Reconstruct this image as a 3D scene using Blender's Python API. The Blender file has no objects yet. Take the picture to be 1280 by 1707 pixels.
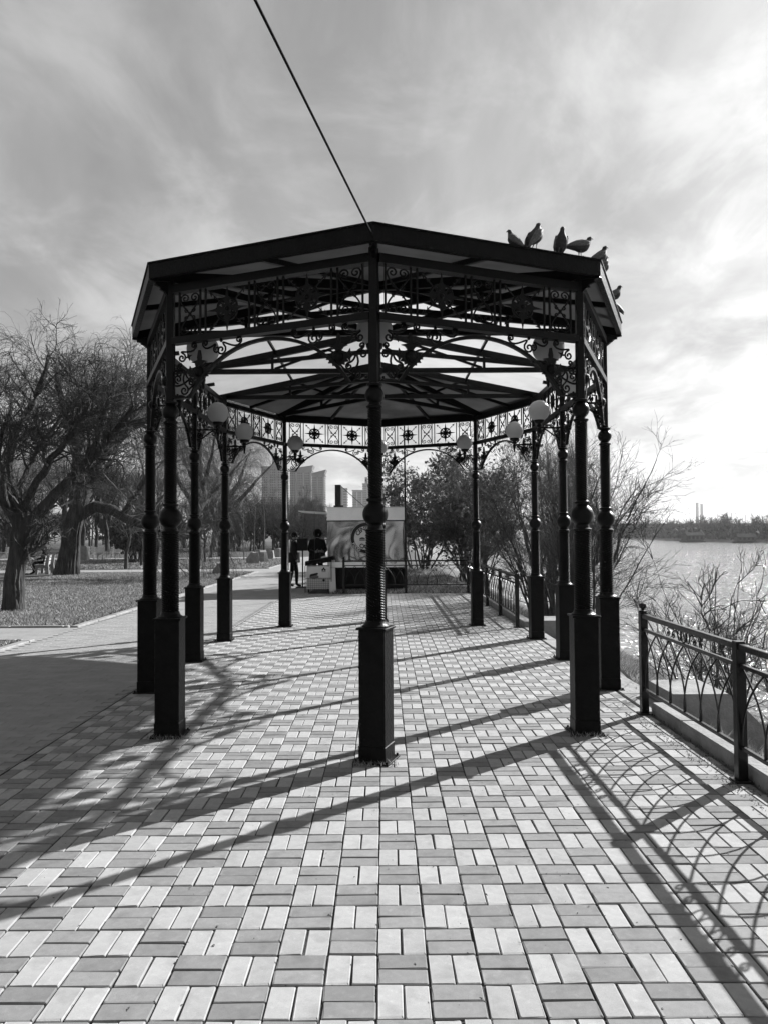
import bpy, math, random
import numpy as np
from mathutils import Vector, Matrix
R = math.radians
random.seed(7)
scene = bpy.context.scene
C = scene.collection

# ------------------------------------------------------------------ camera
H = 1.72
cam = bpy.data.objects.new('camera', bpy.data.cameras.new('camera'))
C.objects.link(cam)
cam.data.sensor_width = 36; cam.data.lens = 26.05
cam.data.clip_start = .05; cam.data.clip_end = 6000
cam.matrix_world = Matrix.Translation((0, 0, H)) @ Matrix.Rotation(R(90 + 1.65), 4, 'X') @ Matrix.Rotation(-.0063, 4, 'Z')
scene.camera = cam

# ------------------------------------------------------------------ sky, sun, exposure
SUN_AZ, SUN_EL = 49.0, 31.5          # degrees to the right of the view axis, degrees up
world = bpy.data.worlds.new('World'); scene.world = world
world.use_nodes = True
wt = world.node_tree; wn = wt.nodes; wl = wt.links
wn.clear()
def N(tree, typ, **kw):
    n = tree.nodes.new(typ)
    for k, v in kw.items():
        if k.startswith('i_'):
            n.inputs[int(k[2:]) if k[2:].isdigit() else k[2:].replace('_', ' ')].default_value = v
        else: setattr(n, k, v)
    return n
def wmath(op, a, b=None, c=None):
    n = N(wt, 'ShaderNodeMath', operation=op)
    for i, x in enumerate((a, b, c)):
        if x is None: continue
        if isinstance(x, (int, float)): n.inputs[i].default_value = x
        else: wl.new(x, n.inputs[i])
    return n.outputs[0]
sky = N(wt, 'ShaderNodeTexSky', sky_type='NISHITA', sun_disc=False, sun_elevation=R(SUN_EL), sun_rotation=R(SUN_AZ), air_density=1.0, dust_density=1.2, ozone_density=1.0)
bw = N(wt, 'ShaderNodeRGBToBW'); wl.new(sky.outputs[0], bw.inputs[0])
tc = N(wt, 'ShaderNodeTexCoord')
sp = N(wt, 'ShaderNodeSeparateXYZ'); wl.new(tc.outputs['Generated'], sp.inputs[0])
zz = wmath('MAXIMUM', sp.outputs[2], 0.0)
zz = wmath('ADD', zz, .16)
px = wmath('DIVIDE', sp.outputs[0], zz); py = wmath('DIVIDE', sp.outputs[1], zz)
cb = N(wt, 'ShaderNodeCombineXYZ'); wl.new(px, cb.inputs[0]); wl.new(py, cb.inputs[1])
def cloud(rot, scl, loc, scale, detail, rough, dist, lo, hi):
    m = N(wt, 'ShaderNodeMapping'); wl.new(cb.outputs[0], m.inputs[0])
    m.inputs['Rotation'].default_value = (0, 0, R(rot)); m.inputs['Scale'].default_value = scl; m.inputs['Location'].default_value = loc
    n = N(wt, 'ShaderNodeTexNoise'); wl.new(m.outputs[0], n.inputs['Vector'])
    n.inputs['Scale'].default_value = scale; n.inputs['Detail'].default_value = detail
    n.inputs['Roughness'].default_value = rough; n.inputs['Distortion'].default_value = dist
    r = N(wt, 'ShaderNodeMapRange', interpolation_type='SMOOTHSTEP'); wl.new(n.outputs[0], r.inputs[0])
    r.inputs[1].default_value = lo; r.inputs[2].default_value = hi
    return r.outputs[0]
c1 = cloud(-32, (1, .72, 1), (3.1, 1.7, 0), 3.4, 12, .60, .55, .40, .70)
c2 = cloud(24, (.9, .6, 1), (7.3, 2.2, 0), 1.5, 9, .56, .4, .40, .64)
c3 = cloud(-52, (1, .13, 1), (1.3, 9.2, 0), 3.6, 8, .52, .25, .46, .70)
cl = wmath('ADD', wmath('MULTIPLY', c1, .62), wmath('MULTIPLY', c2, .55))
cl = wmath('ADD', cl, wmath('MULTIPLY', c3, .24))
# thin cloud brightens the sky behind it; haze evens the sky out
even = wmath('POWER', wmath('MAXIMUM', bw.outputs[0], .01), .56)
val = wmath('MULTIPLY', even, wmath('ADD', .69, wmath('MULTIPLY', cl, .50)))
bg = N(wt, 'ShaderNodeBackground'); bg.inputs[1].default_value = .12
wl.new(val, bg.inputs[0])
wo = N(wt, 'ShaderNodeOutputWorld'); wl.new(bg.outputs[0], wo.inputs[0])

sun = bpy.data.objects.new('sun', bpy.data.lights.new('sun', 'SUN')); C.objects.link(sun)
sun.data.energy = 5.0; sun.data.angle = R(.53); sun.data.color = (1, 1, 1)
sd = Vector((math.sin(R(SUN_AZ)) * math.cos(R(SUN_EL)), math.cos(R(SUN_AZ)) * math.cos(R(SUN_EL)), math.sin(R(SUN_EL))))
sun.rotation_euler = sd.to_track_quat('Z', 'Y').to_euler()
sun.location = sd * 60
vs = scene.view_settings
vs.view_transform = 'Standard'; vs.look = 'None'; vs.exposure = 1.2; vs.gamma = 1.0; vs.use_curve_mapping = False

# ------------------------------------------------------------------ materials (the photograph is black and white: all greys)
MAT = {}
def mat(name, v, rough=.7, var=.25, scale=6.0, bump=0.0, bscale=40.0, metal=0.0, spec=.3, island=0.0, trans=0.0, stretch=(1, 1, 1), dark=0.0, speck=0.0, coords='Object', detail=5, bdist=.02):
    m = bpy.data.materials.new(name); m.use_nodes = True
    t = m.node_tree; n = t.nodes; l = t.links
    b = n['Principled BSDF']
    b.inputs['Roughness'].default_value = rough; b.inputs['Metallic'].default_value = metal
    b.inputs['Specular IOR Level'].default_value = spec
    co = N(t, 'ShaderNodeTexCoord'); mp = N(t, 'ShaderNodeMapping'); mp.inputs['Scale'].default_value = stretch
    l.new(co.outputs[coords], mp.inputs[0])
    no = N(t, 'ShaderNodeTexNoise'); no.inputs['Scale'].default_value = scale; no.inputs['Detail'].default_value = detail; no.inputs['Roughness'].default_value = .62
    l.new(mp.outputs[0], no.inputs[0])
    mr = N(t, 'ShaderNodeMapRange'); l.new(no.outputs[0], mr.inputs[0])
    mr.inputs[1].default_value = .3; mr.inputs[2].default_value = .7
    mr.inputs[3].default_value = v * (1 - var); mr.inputs[4].default_value = v * (1 + var)
    out = mr.outputs[0]
    if island:
        g = N(t, 'ShaderNodeNewGeometry'); oi = N(t, 'ShaderNodeObjectInfo')
        a = N(t, 'ShaderNodeMath', operation='ADD'); l.new(g.outputs['Random Per Island'], a.inputs[0]); l.new(oi.outputs['Random'], a.inputs[1])
        f = N(t, 'ShaderNodeMath', operation='FRACT'); l.new(a.outputs[0], f.inputs[0])
        mr2 = N(t, 'ShaderNodeMapRange'); l.new(f.outputs[0], mr2.inputs[0])
        mr2.inputs[3].default_value = 1 - island; mr2.inputs[4].default_value = 1 + island
        mu = N(t, 'ShaderNodeMath', operation='MULTIPLY'); l.new(out, mu.inputs[0]); l.new(mr2.outputs[0], mu.inputs[1]); out = mu.outputs[0]
    if dark:      # stains with a shape of their own
        no3 = N(t, 'ShaderNodeTexNoise'); no3.inputs['Scale'].default_value = scale * .23; no3.inputs['Detail'].default_value = 8; no3.inputs['Roughness'].default_value = .7
        l.new(co.outputs[coords], no3.inputs[0])
        mr3 = N(t, 'ShaderNodeMapRange'); l.new(no3.outputs[0], mr3.inputs[0]); mr3.inputs[1].default_value = .55; mr3.inputs[2].default_value = .75
        mr3.inputs[3].default_value = 1; mr3.inputs[4].default_value = 1 - dark
        mu = N(t, 'ShaderNodeMath', operation='MULTIPLY'); l.new(out, mu.inputs[0]); l.new(mr3.outputs[0], mu.inputs[1]); out = mu.outputs[0]
    if speck:     # fine aggregate grains and pale scuffs, in place coordinates
        gp = N(t, 'ShaderNodeNewGeometry')
        for sc_, lo, hi, amt in ((420, .52, .70, -speck), (38, .58, .75, speck * .7), (9, .50, .72, -speck * .8)):
            n4 = N(t, 'ShaderNodeTexNoise'); n4.inputs['Scale'].default_value = sc_; n4.inputs['Detail'].default_value = 3; l.new(gp.outputs['Position'], n4.inputs[0])
            m4 = N(t, 'ShaderNodeMapRange'); l.new(n4.outputs[0], m4.inputs[0]); m4.inputs[1].default_value = lo; m4.inputs[2].default_value = hi; m4.inputs[3].default_value = 1; m4.inputs[4].default_value = 1 + amt
            mu = N(t, 'ShaderNodeMath', operation='MULTIPLY'); l.new(out, mu.inputs[0]); l.new(m4.outputs[0], mu.inputs[1]); out = mu.outputs[0]
    cc = N(t, 'ShaderNodeCombineColor')
    for i in range(3): l.new(out, cc.inputs[i])
    l.new(cc.outputs[0], b.inputs['Base Color'])
    if bump:
        nb = N(t, 'ShaderNodeTexNoise'); nb.inputs['Scale'].default_value = bscale; nb.inputs['Detail'].default_value = 6
        l.new(mp.outputs[0], nb.inputs[0])
        bu = N(t, 'ShaderNodeBump'); bu.inputs['Strength'].default_value = bump; bu.inputs['Distance'].default_value = bdist
        l.new(nb.outputs[0], bu.inputs['Height']); l.new(bu.outputs[0], b.inputs['Normal'])
    if trans:
        tr = N(t, 'ShaderNodeBsdfTranslucent'); l.new(cc.outputs[0], tr.inputs[0])
        mx = N(t, 'ShaderNodeMixShader'); mx.inputs[0].default_value = trans
        l.new(b.outputs[0], mx.inputs[1]); l.new(tr.outputs[0], mx.inputs[2])
        l.new(mx.outputs[0], n['Material Output'].inputs[0])
    MAT[name] = m
    return m
mat('black_iron', .002, .40, .5, 9, .2, 60, spec=.14)
mat('iron_worn', .0032, .45, .7, 14, .4, 45, spec=.10)
mat('rail_iron', .003, .5, .5, 10, .15, 60, spec=.12)
MAT['rail_iron'].node_tree.nodes['Principled BSDF'].inputs['Coat Weight'].default_value = .4
MAT['rail_iron'].node_tree.nodes['Principled BSDF'].inputs['Coat Roughness'].default_value = .16
mat('brick_light', .315, .85, .08, 26, .16, 330, spec=.2, island=.10, dark=.15, speck=.22)
mat('brick_dark', .195, .85, .10, 26, .16, 330, spec=.2, island=.14, dark=.15, speck=.25)
mat('joint_sand', .07, .95, .8, 9, .8, 220, spec=.1, speck=.5)
mat('path_tile', 0.235, .85, .12, 3, .3, 120, spec=.2, island=.07, dark=.15)
mat('path_base', 0.225, .9, .14, 2.0, .3, 50, spec=.2, dark=.2)
mat('concrete', .24, .9, .25, 5, .6, 30, spec=.2, dark=.3)
mat('lawn', 0.065, .95, .75, 9, 1.0, 22, spec=.1, dark=.5)
mat('dirt', 0.095, .95, .6, 3.5, .9, 14, spec=.1, dark=.4)
mat('grass_blade', 0.25, .8, .2, 2, spec=.15, island=.9, trans=.25)
mat('bark', 0.05, .9, .55, 9, 1.0, 16, spec=.15, stretch=(1, 1, .2), bdist=.07)
mat('twig', 0.045, .8, .3, 2, spec=.2)
mat('twig_mid', 0.09, .75, .3, 2, spec=.2)
mat('twig_pale', 0.15, .75, .3, 2, spec=.2)
mat('dead_leaf', 0.07, .8, .3, 4, spec=.2, island=.5, trans=.25)
mat('globe', 0.42, .35, .06, 5, spec=.4, trans=.5)
mat('roof_grey', .17, .35, .18, 2.2, spec=.4, trans=.72, dark=.4)
mat('roof_pale', .62, .35, .05, 2.2, spec=.4, trans=.85, dark=.12)
mat('pigeon', 0.03, .7, .5, 40, spec=.3)
mat('pigeon_wing', 0.09, .7, .5, 60, spec=.3)
mat('white_paint', 0.6, .45, .08, 3, spec=.4)
mat('pale_metal', .85, .38, .08, 2, .05, 6, metal=.9)
mat('steel', .36, .10, .1, 1.0, .06, 3, metal=1.0, stretch=(1.5, 1.5, .6), detail=1)
mat('print_dark', 0.008, .5, .1, 5)
mat('print_grey', 0.12, .5, .1, 5)
mat('wood_pale', .42, .7, .25, 8, .2, 40, stretch=(1, 6, 6))
mat('cloth_black', 0.004, .9, .4, 20, spec=.1)
mat('cloth_dark', 0.01, .9, .4, 20, spec=.1)
mat('skin', 0.2, .6, .1, 10)
mat('stone', 0.2, .9, .3, 6, .8, 20)
mat('tower_wall', .22, .8, .10, .05, spec=.2)
mat('tower_wall_grey', .13, .8, .10, .05, spec=.2)
mat('window_glass', 0.03, .15, .3, .3, spec=.6)
mat('far_wood', 0.05, .9, .35, .1, spec=.1, island=.45)
mat('bridge_steel', 0.03, .8, .2, .05)
mat('chimney', .04, .8, .2, .02)
mat('boat_roof', .015, .95, .2, .5, spec=.03)
mat('wire', .006, .8, .2, 5, spec=.03)

def water_mat():
    m = bpy.data.materials.new('river_water'); m.use_nodes = True
    t = m.node_tree; b = t.nodes['Principled BSDF']; l = t.links
    b.inputs['Base Color'].default_value = (.19, .19, .19, 1); b.inputs['Roughness'].default_value = .12
    b.inputs['IOR'].default_value = 1.33; b.inputs['Specular IOR Level'].default_value = .9
    co = N(t, 'ShaderNodeTexCoord')
    h = None
    for sc, st, w in ((.9, (1, .55, 1), 1.0), (.22, (1, .5, 1), 1.6), (3.2, (1, .7, 1), .45)):
        mp = N(t, 'ShaderNodeMapping'); mp.inputs['Scale'].default_value = st; mp.inputs['Rotation'].default_value = (0, 0, R(35)); l.new(co.outputs['Object'], mp.inputs[0])
        no = N(t, 'ShaderNodeTexNoise'); no.inputs['Scale'].default_value = sc; no.inputs['Detail'].default_value = 4; no.inputs['Distortion'].default_value = .8
        l.new(mp.outputs[0], no.inputs[0])
        mu = N(t, 'ShaderNodeMath', operation='MULTIPLY'); l.new(no.outputs[0], mu.inputs[0]); mu.inputs[1].default_value = w
        if h is None: h = mu.outputs[0]
        else:
            ad = N(t, 'ShaderNodeMath', operation='ADD'); l.new(h, ad.inputs[0]); l.new(mu.outputs[0], ad.inputs[1]); h = ad.outputs[0]
    bu = N(t, 'ShaderNodeBump'); bu.inputs['Strength'].default_value = 1.0; bu.inputs['Distance'].default_value = .42
    l.new(h, bu.inputs['Height']); l.new(bu.outputs[0], b.inputs['Normal'])
    MAT['river_water'] = m
water_mat()

# ------------------------------------------------------------------ helpers
def tag(o, label=None, cat=None, group=None, kind=None):
    if label: o['label'] = label
    if cat: o['category'] = cat
    if group: o['group'] = group
    if kind: o['kind'] = kind
    return o
def empty(name, loc=(0, 0, 0), rz=0.0, parent=None):
    o = bpy.data.objects.new(name, None); C.objects.link(o)
    o.location = loc; o.rotation_euler = (0, 0, rz); o.parent = parent; o.empty_display_size = .2
    return o
def link(name, me, parent=None, loc=(0, 0, 0), rz=0.0, scale=None):
    o = bpy.data.objects.new(name, me); C.objects.link(o)
    o.parent = parent; o.location = loc; o.rotation_euler = (0, 0, rz)
    if scale: o.scale = scale
    return o
def children(o): return [c for c in list(bpy.data.objects) if c.parent == o]
def copy_tree(o, parent=None, kids=None):
    c = o.copy(); C.objects.link(c); c.parent = parent
    for ch in o.children: copy_tree(ch, c)
    return c

class MB:
    def __init__(s): s.v = []; s.f = []; s.mi = []; s.cur = 0
    def add(s, vs, fs):
        b = len(s.v); s.v += [tuple(p) for p in vs]
        s.f += [tuple(i + b for i in f) for f in fs]; s.mi += [s.cur] * len(fs)
        return s
    def box(s, x0, x1, y0, y1, z0, z1):
        return s.add([(x0, y0, z0), (x1, y0, z0), (x1, y1, z0), (x0, y1, z0), (x0, y0, z1), (x1, y0, z1), (x1, y1, z1), (x0, y1, z1)],
                     [(3, 2, 1, 0), (4, 5, 6, 7), (0, 1, 5, 4), (1, 2, 6, 5), (2, 3, 7, 6), (3, 0, 4, 7)])
    def cbox(s, x0, x1, y0, y1, z0, z1, c):     # box with chamfered vertical and top edges
        def ring(d, z): return [(x0 + d + c, y0 + d, z), (x1 - d - c, y0 + d, z), (x1 - d, y0 + d + c, z), (x1 - d, y1 - d - c, z), (x1 - d - c, y1 - d, z), (x0 + d + c, y1 - d, z), (x0 + d, y1 - d - c, z), (x0 + d, y0 + d + c, z)]
        v = ring(0, z0) + ring(0, z1 - c) + ring(c, z1); f = []
        for k in (0, 8):
            for i in range(8): f.append((k + i, k + (i + 1) % 8, k + 8 + (i + 1) % 8, k + 8 + i))
        f.append(tuple(range(16, 24))); f.append(tuple(range(7, -1, -1)))
        return s.add(v, f)
    def bar(s, p, q, w, h=None, up=(0, 0, 1)):
        p = Vector(p); q = Vector(q); d = (q - p).normalized(); h = h or w
        u = Vector(up)
        if abs(d.dot(u)) > .98: u = Vector((0, 1, 0))
        a = d.cross(u).normalized() * (w / 2); b = a.cross(d).normalized() * (h / 2)
        vs = [e + x * a + y * b for e in (p, q) for x, y in ((-1, -1), (1, -1), (1, 1), (-1, 1))]
        return s.add(vs, [(0, 1, 2, 3), (7, 6, 5, 4), (0, 4, 5, 1), (1, 5, 6, 2), (2, 6, 7, 3), (3, 7, 4, 0)])
    def tube(s, pts, r, n=6, up=(0, 1, 0), cap=True):
        pts = [Vector(p) for p in pts]; m = len(pts)
        rr = r if isinstance(r, (list, tuple)) else [r] * m
        vs = []
        for i, p in enumerate(pts):
            d = (pts[min(i + 1, m - 1)] - pts[max(i - 1, 0)]).normalized()
            u = Vector(up)
            if abs(d.dot(u)) > .95: u = Vector((1, .2, .1))
            a = d.cross(u).normalized(); b = a.cross(d).normalized()
            for k in range(n):
                t = 2 * math.pi * (k + .5) / n
                vs.append(p + (a * math.cos(t) + b * math.sin(t)) * rr[i])
        fs = [(i * n + k, i * n + (k + 1) % n, (i + 1) * n + (k + 1) % n, (i + 1) * n + k) for i in range(m - 1) for k in range(n)]
        if cap: fs += [tuple(range(n - 1, -1, -1)), tuple((m - 1) * n + k for k in range(n))]
        return s.add(vs, fs)
    def lathe(s, prof, n=20, c=(0, 0, 0)):
        vs = []; m = len(prof)
        for r, z in prof:
            for k in range(n):
                t = 2 * math.pi * k / n; vs.append((c[0] + r * math.cos(t), c[1] + r * math.sin(t), c[2] + z))
        fs = [(i * n + k, i * n + (k + 1) % n, (i + 1) * n + (k + 1) % n, (i + 1) * n + k) for i in range(m - 1) for k in range(n)]
        fs += [tuple(range(n - 1, -1, -1)), tuple((m - 1) * n + k for k in range(n))]
        return s.add(vs, fs)
    def ball(s, c, r, n=16, sz=1.0):
        m = max(6, n // 2)
        return s.lathe([(max(r * math.sin(math.pi * i / m), r * .02), -r * sz * math.cos(math.pi * i / m)) for i in range(m + 1)], n, c)
    def plate(s, poly, y0, y1, ox=0, oz=0):        # polygon in the xz plane, given thickness in y
        n = len(poly)
        vs = [(ox + x, y0, oz + z) for x, z in poly] + [(ox + x, y1, oz + z) for x, z in poly]
        fs = [tuple(range(n)), tuple(range(2 * n - 1, n - 1, -1))] + [(i + n, (i + 1) % n + n, (i + 1) % n, i) for i in range(n)]
        return s.add(vs, fs)
    def prism(s, poly, z0, z1):                     # xy polygon extruded in z
        n = len(poly)
        vs = [(x, y, z0) for x, y in poly] + [(x, y, z1) for x, y in poly]
        return s.add(vs, [tuple(range(n - 1, -1, -1)), tuple(range(n, 2 * n))] + [(i, (i + 1) % n, (i + 1) % n + n, i + n) for i in range(n)])
    def mirror(s, cx):                              # add a copy mirrored about x = cx
        n = len(s.v); v2 = [(2 * cx - x, y, z) for x, y, z in s.v]; f2 = [tuple(reversed(f)) for f in s.f]
        return s.add(v2, f2)
    def mesh(s, name, mats, smooth=None):
        me = bpy.data.meshes.new(name); me.from_pydata(s.v, [], s.f)
        for m in (mats if isinstance(mats, (list, tuple)) else [mats]): me.materials.append(MAT[m])
        if any(s.mi): me.polygons.foreach_set('material_index', s.mi)
        if smooth is not None:
            me.shade_smooth(); me.set_sharp_from_angle(angle=R(smooth))
        me.update(); return me
    def build(s, name, mats, parent=None, smooth=None, loc=(0, 0, 0), rz=0.0):
        return link(name, s.mesh(name, mats, smooth), parent, loc, rz)

def np_mesh(name, V, F, material, smooth=False):
    """mesh from numpy arrays; F has one row per face, all with the same corner count"""
    me = bpy.data.meshes.new(name); k = F.shape[1]
    me.vertices.add(len(V)); me.vertices.foreach_set('co', np.asarray(V, np.float32).ravel())
    me.loops.add(F.size); me.loops.foreach_set('vertex_index', np.asarray(F, np.int32).ravel())
    me.polygons.add(len(F)); me.polygons.foreach_set('loop_start', np.arange(0, F.size, k, dtype=np.int32))
    me.materials.append(MAT[material])
    me.polygons.foreach_set('use_smooth', np.full(len(F), bool(smooth)))
    me.update(calc_edges=True); return me

# ------------------------------------------------------------------ the setting: terrain, river, promenade, paths, lawn
rng = np.random.default_rng(11)
def terrain():
    xs = [-2400, -400, -120, -60, -30, -12, -6, -2.9, 2.3, 2.72, 3.0, 3.4, 3.9, 4.5, 5.2, 6, 7, 8, 9.2, 10.5, 14, 40, 118, 124, 130, 140, 400, 2400]
    zs = [-.3, -.2, -.12, -.12, -.12, -.12, -.12, -.12, -.12, -.12, -.22, -.42, -.72, -1.05, -1.4, -1.75, -2.1, -2.5, -3.0, -3.6, -4.5, -5, -4.5, -3.2, -1.2, 0.3, 1.0, 1.0]
    ys = list(np.arange(-8, 46, .45)) + list(np.arange(46, 140, 6)) + [160, 200, 260, 330, 420, 520, 640, 760, 860, 900, 940, 1200, 1800, 2400]
    ys = [-800, -300, -60, -20] + ys
    V = []
    for y in ys:
        far = max(0, min(1, (y - 330) / 200)) * 36          # the far bank swings away to the right
        end = max(0, min(1, (y - 880) / 60))
        for x, z in zip(xs, zs):
            xx = x + far if 100 < x < 300 else x
            if 2.9 < x < 12 and -8 < y < 60:
                z = z + random.uniform(-.09, .09) * min(1, (x - 2.5)); xx += random.uniform(-.1, .1)
            z = z * (1 - end) + .2 * end if x > 2 else z
            V.append((xx, y, z))
    n = len(xs); F = [(j * n + i, j * n + i + 1, (j + 1) * n + i + 1, (j + 1) * n + i) for j in range(len(ys) - 1) for i in range(n - 1)]
    me = bpy.data.meshes.new('ground'); me.from_pydata(V, [], F); me.materials.append(MAT['dirt']); me.shade_smooth()
    return tag(link('ground', me), 'bare earth ground and river bank sloping to the water', 'ground', kind='structure')
terrain()
def sheet(name, x0, x1, y0, y1, z, m, label, cat='ground'):
    b = MB().box(x0, x1, y0, y1, z - .06, z)
    return tag(b.build(name, m), label, cat, kind='structure')
V = np.array([(4, -400, -2.45), (400, -400, -2.45), (400, 930, -2.45), (4, 930, -2.45)])
tag(link('river', np_mesh('river', V, np.array([[0, 1, 2, 3]]), 'river_water')), 'wide rippled river reflecting the bright sky', 'river', kind='structure')

# promenade: basket-weave bricks on a sand bed
G = .2018; GX, GY = .163, 2.675
XL, XR, Y0, Y1 = GX - 14.5 * G, GX + 11.5 * G, -1.6, 21.28
prom = sheet('promenade', XL, XR, Y0, Y1, -.009, 'joint_sand', 'brick paved promenade in a light and dark basket weave', 'pavement')
NV = 7
def brick_mesh(name, m, lx, ly):
    out = []
    for q in range(NV):                                  # worn edges: every variant has its own chips
        b = MB().cbox(-lx / 2, lx / 2, -ly / 2, ly / 2, -.05, 0, .0030); g = random.Random(q * 31 + len(name))
        chip = g.randrange(8) if q > 2 else -1
        def mv(i, p):
            x, y, z = p
            if i >= 8: x += g.gauss(0, .0008); y += g.gauss(0, .0008)
            if i >= 16:
                z += g.gauss(0, .0004)
                if i - 16 == chip or (i - 16 == (chip + 1) % 8 and q > 4): x *= .93; y *= .90; z -= .001
            return (x, y, z)
        b.v = [mv(i, p) for i, p in enumerate(b.v)]
        out.append(b.mesh(name, m))
    return out
BL, BWD = G - .0075, G / 2 - .0075
brick_meshes = {'brick_dark': brick_mesh('brick_dark', 'brick_dark', BL, BWD), 'brick_light': brick_mesh('brick_light', 'brick_light', BWD, BL)}
brick_meshes['brick_cut'] = brick_mesh('brick_cut', 'brick_dark', BWD, BWD)
allb = []
for i in range(-15, 12):
    for j in range(math.floor((Y0 - GY) / G), math.floor((Y1 - GY) / G)):
        cx, cy = GX + (i + .5) * G, GY + (j + .5) * G
        edge = 1 if i == -15 else (-1 if i == 11 else 0)          # half cells along both borders
        for k in (-1, 1):
            if (i + j) % 2 == 0:
                if edge: allb.append(('brick_cut', cx + edge * G / 4, cy + k * G / 4))
                else: allb.append(('brick_dark', cx, cy + k * G / 4))
            elif not edge or edge == k: allb.append(('brick_light', cx + k * G / 4, cy))
def vis(b): return b[2] > 2.5 and abs(b[1]) < b[2] * .535 + .02
near = sorted([b for b in allb if vis(b)], key=lambda b: b[2])[:300]
ns = set(id(b) for b in near)
def jit(): return (random.gauss(0, .0013), random.gauss(0, .0013), random.gauss(0, .0013)), (random.gauss(0, .007), random.gauss(0, .007), random.gauss(0, .007))
for b in near:
    d, r = jit()
    o = link('brick', random.choice(brick_meshes[b[0]]), prom, (b[1] + d[0], b[2] + d[1], d[2])); o.rotation_euler = r
for kind in ('brick_light', 'brick_dark', 'brick_cut'):
    vv = [np.array([v.co for v in me.vertices]) for me in brick_meshes[kind]]; me = brick_meshes[kind][0]; v0 = vv[0]; fl = [tuple(p.vertices) for p in me.polygons]
    q = np.array([f for f in fl if len(f) == 4]); top = [f for f in fl if len(f) == 8][0]
    q = np.vstack([q, [(top[0], top[1], top[2], top[7]), (top[7], top[2], top[3], top[6]), (top[6], top[3], top[4], top[5])]])
    VV = []; FF = []
    for b in allb:
        if b[0] != kind or id(b) in ns: continue
        d, r = jit(); ca, sa = math.cos(r[2]), math.sin(r[2])
        p = random.choice(vv).copy(); x = p[:, 0] * ca - p[:, 1] * sa; y = p[:, 0] * sa + p[:, 1] * ca
        p[:, 2] += d[2] + x * r[1] * .6 + y * r[0] * .6; p[:, 0] = x + b[1] + d[0]; p[:, 1] = y + b[2] + d[1]
        FF.append(q + len(VV) * len(v0)); VV.append(p)
    o = link('brick_field', np_mesh('brick_field', np.vstack(VV), np.vstack(FF), 'brick_light' if kind == 'brick_light' else 'brick_dark'), prom); o['kind'] = 'stuff'
# sand and debris crumbs lying in and along the joints
def crumbs(n, xr, yr, size, m, name, parent=None, z=0.0, flat=.5, line=None):
    P = np.stack([rng.uniform(*xr, n), rng.uniform(*yr, n), np.full(n, z)], 1)
    if line is not None:
        P[:, 0] = GX + np.round((P[:, 0] - GX) / (G / 2)) * (G / 2) + rng.normal(0, .006, n) if line == 'x' else P[:, 0]
        if line == 'y': P[:, 1] = GY + np.round((P[:, 1] - GY) / (G / 2)) * (G / 2) + rng.normal(0, .006, n)
    D = rng.normal(0, 1, (n, 4, 3)); D /= np.linalg.norm(D, axis=2, keepdims=True); s = size * rng.uniform(.4, 1.3, (n, 1, 1))
    D *= s; D[:, :, 2] *= flat; D[:, :, 2] += s[:, :, 0] * flat * .6
    V = (P[:, None, :] + D).reshape(-1, 3)
    F = np.array([[0, 1, 2], [0, 2, 3], [0, 3, 1], [1, 3, 2]])[None] + 4 * np.arange(n)[:, None, None]
    o = link(name, np_mesh(name, V, F.reshape(-1, 3), m), parent); o['kind'] = 'stuff'; return o
crumbs(2600, (-2.7, 2.45), (2.4, 13), .006, 'joint_sand', 'joint_crumbs', prom, -.004, line='x')
crumbs(1500, (-2.7, 2.45), (2.4, 13), .006, 'joint_sand', 'joint_crumbs', prom, -.004, line='y')

crumbs(420, (-2.7, 2.45), (2.4, 11), .0075, 'dead_leaf', 'leaf_litter', prom, .0015, .35)
crumbs(500, (2.25, 2.5), (3, 7.1), .010, 'dead_leaf', 'leaf_litter', prom, .0015, .4)

# grey tiled path on the left, laid in running bond
path = sheet('path', -5.72, -2.775, -6, 62, -.008, 'path_base', 'smooth grey tiled path between lawn and promenade', 'path')
VV = []; FF = []
tl, tw = .2, .1
tb = MB().cbox(-tl / 2 + .0012, tl / 2 - .0012, -tw / 2 + .0012, tw / 2 - .0012, -.03, 0, .0022)
tv = np.array(tb.v); tq = np.array([f for f in tb.f if len(f) == 4] + [(16, 17, 18, 23), (23, 18, 19, 22), (22, 19, 20, 21)])
for j in range(int(17 / tw)):
    y = 2.0 + (j + .5) * tw
    for i in range(int(2.9 / tl)):
        x = -5.70 + (i + .5 + .5 * (j % 2)) * tl
        if x + tl / 2 > -2.77 or abs(x) > y * .55 + .6: continue
        p = tv + np.array([x, y, -.001 + random.gauss(0, .0006)]); FF.append(tq + len(VV) * len(tv)); VV.append(p)
o = link('tile_field', np_mesh('tile_field', np.vstack(VV), np.vstack(FF), 'path_tile'), path); o['kind'] = 'stuff'
tag(MB().box(-2.774, -2.766, Y0, Y1, -.04, -.001).build('path_edging', 'joint_sand'), 'thin dark edging between path and bricks', 'edging', kind='structure')
for (a, b_, lab) in ((12.2, 13.9, 'pale side path crossing the lawn near the leaning maple'), (33.9, 37.0, 'pale side path passing the big willow'), (52, 56, 'pale far path in front of the park benches')):
    sheet('side_path', -90, -5.72, a, b_, -.004, 'path_base', lab, 'path')
lawns = [(-6, 12.1), (14.0, 33.8), (37.1, 51.9), (56.1, 170)]
labs = ['small lawn corner before the first side path', 'wide winter lawn under the two big trees', 'winter lawn behind the first row of trees', 'far park lawn under the bare trees']
for (a, b_), lab in zip(lawns, labs): sheet('lawn', -90, -5.86, a, b_, .012, 'lawn', lab, 'lawn')
sheet('verge', -2.2, 2.72, 21.30, 75, -.012, 'dirt', 'bare dry verge behind the promenade', 'ground')
sheet('far_path', -5.72, -2.2, 62, 120, -.008, 'path_base', 'far end of the grey path', 'path')
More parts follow.
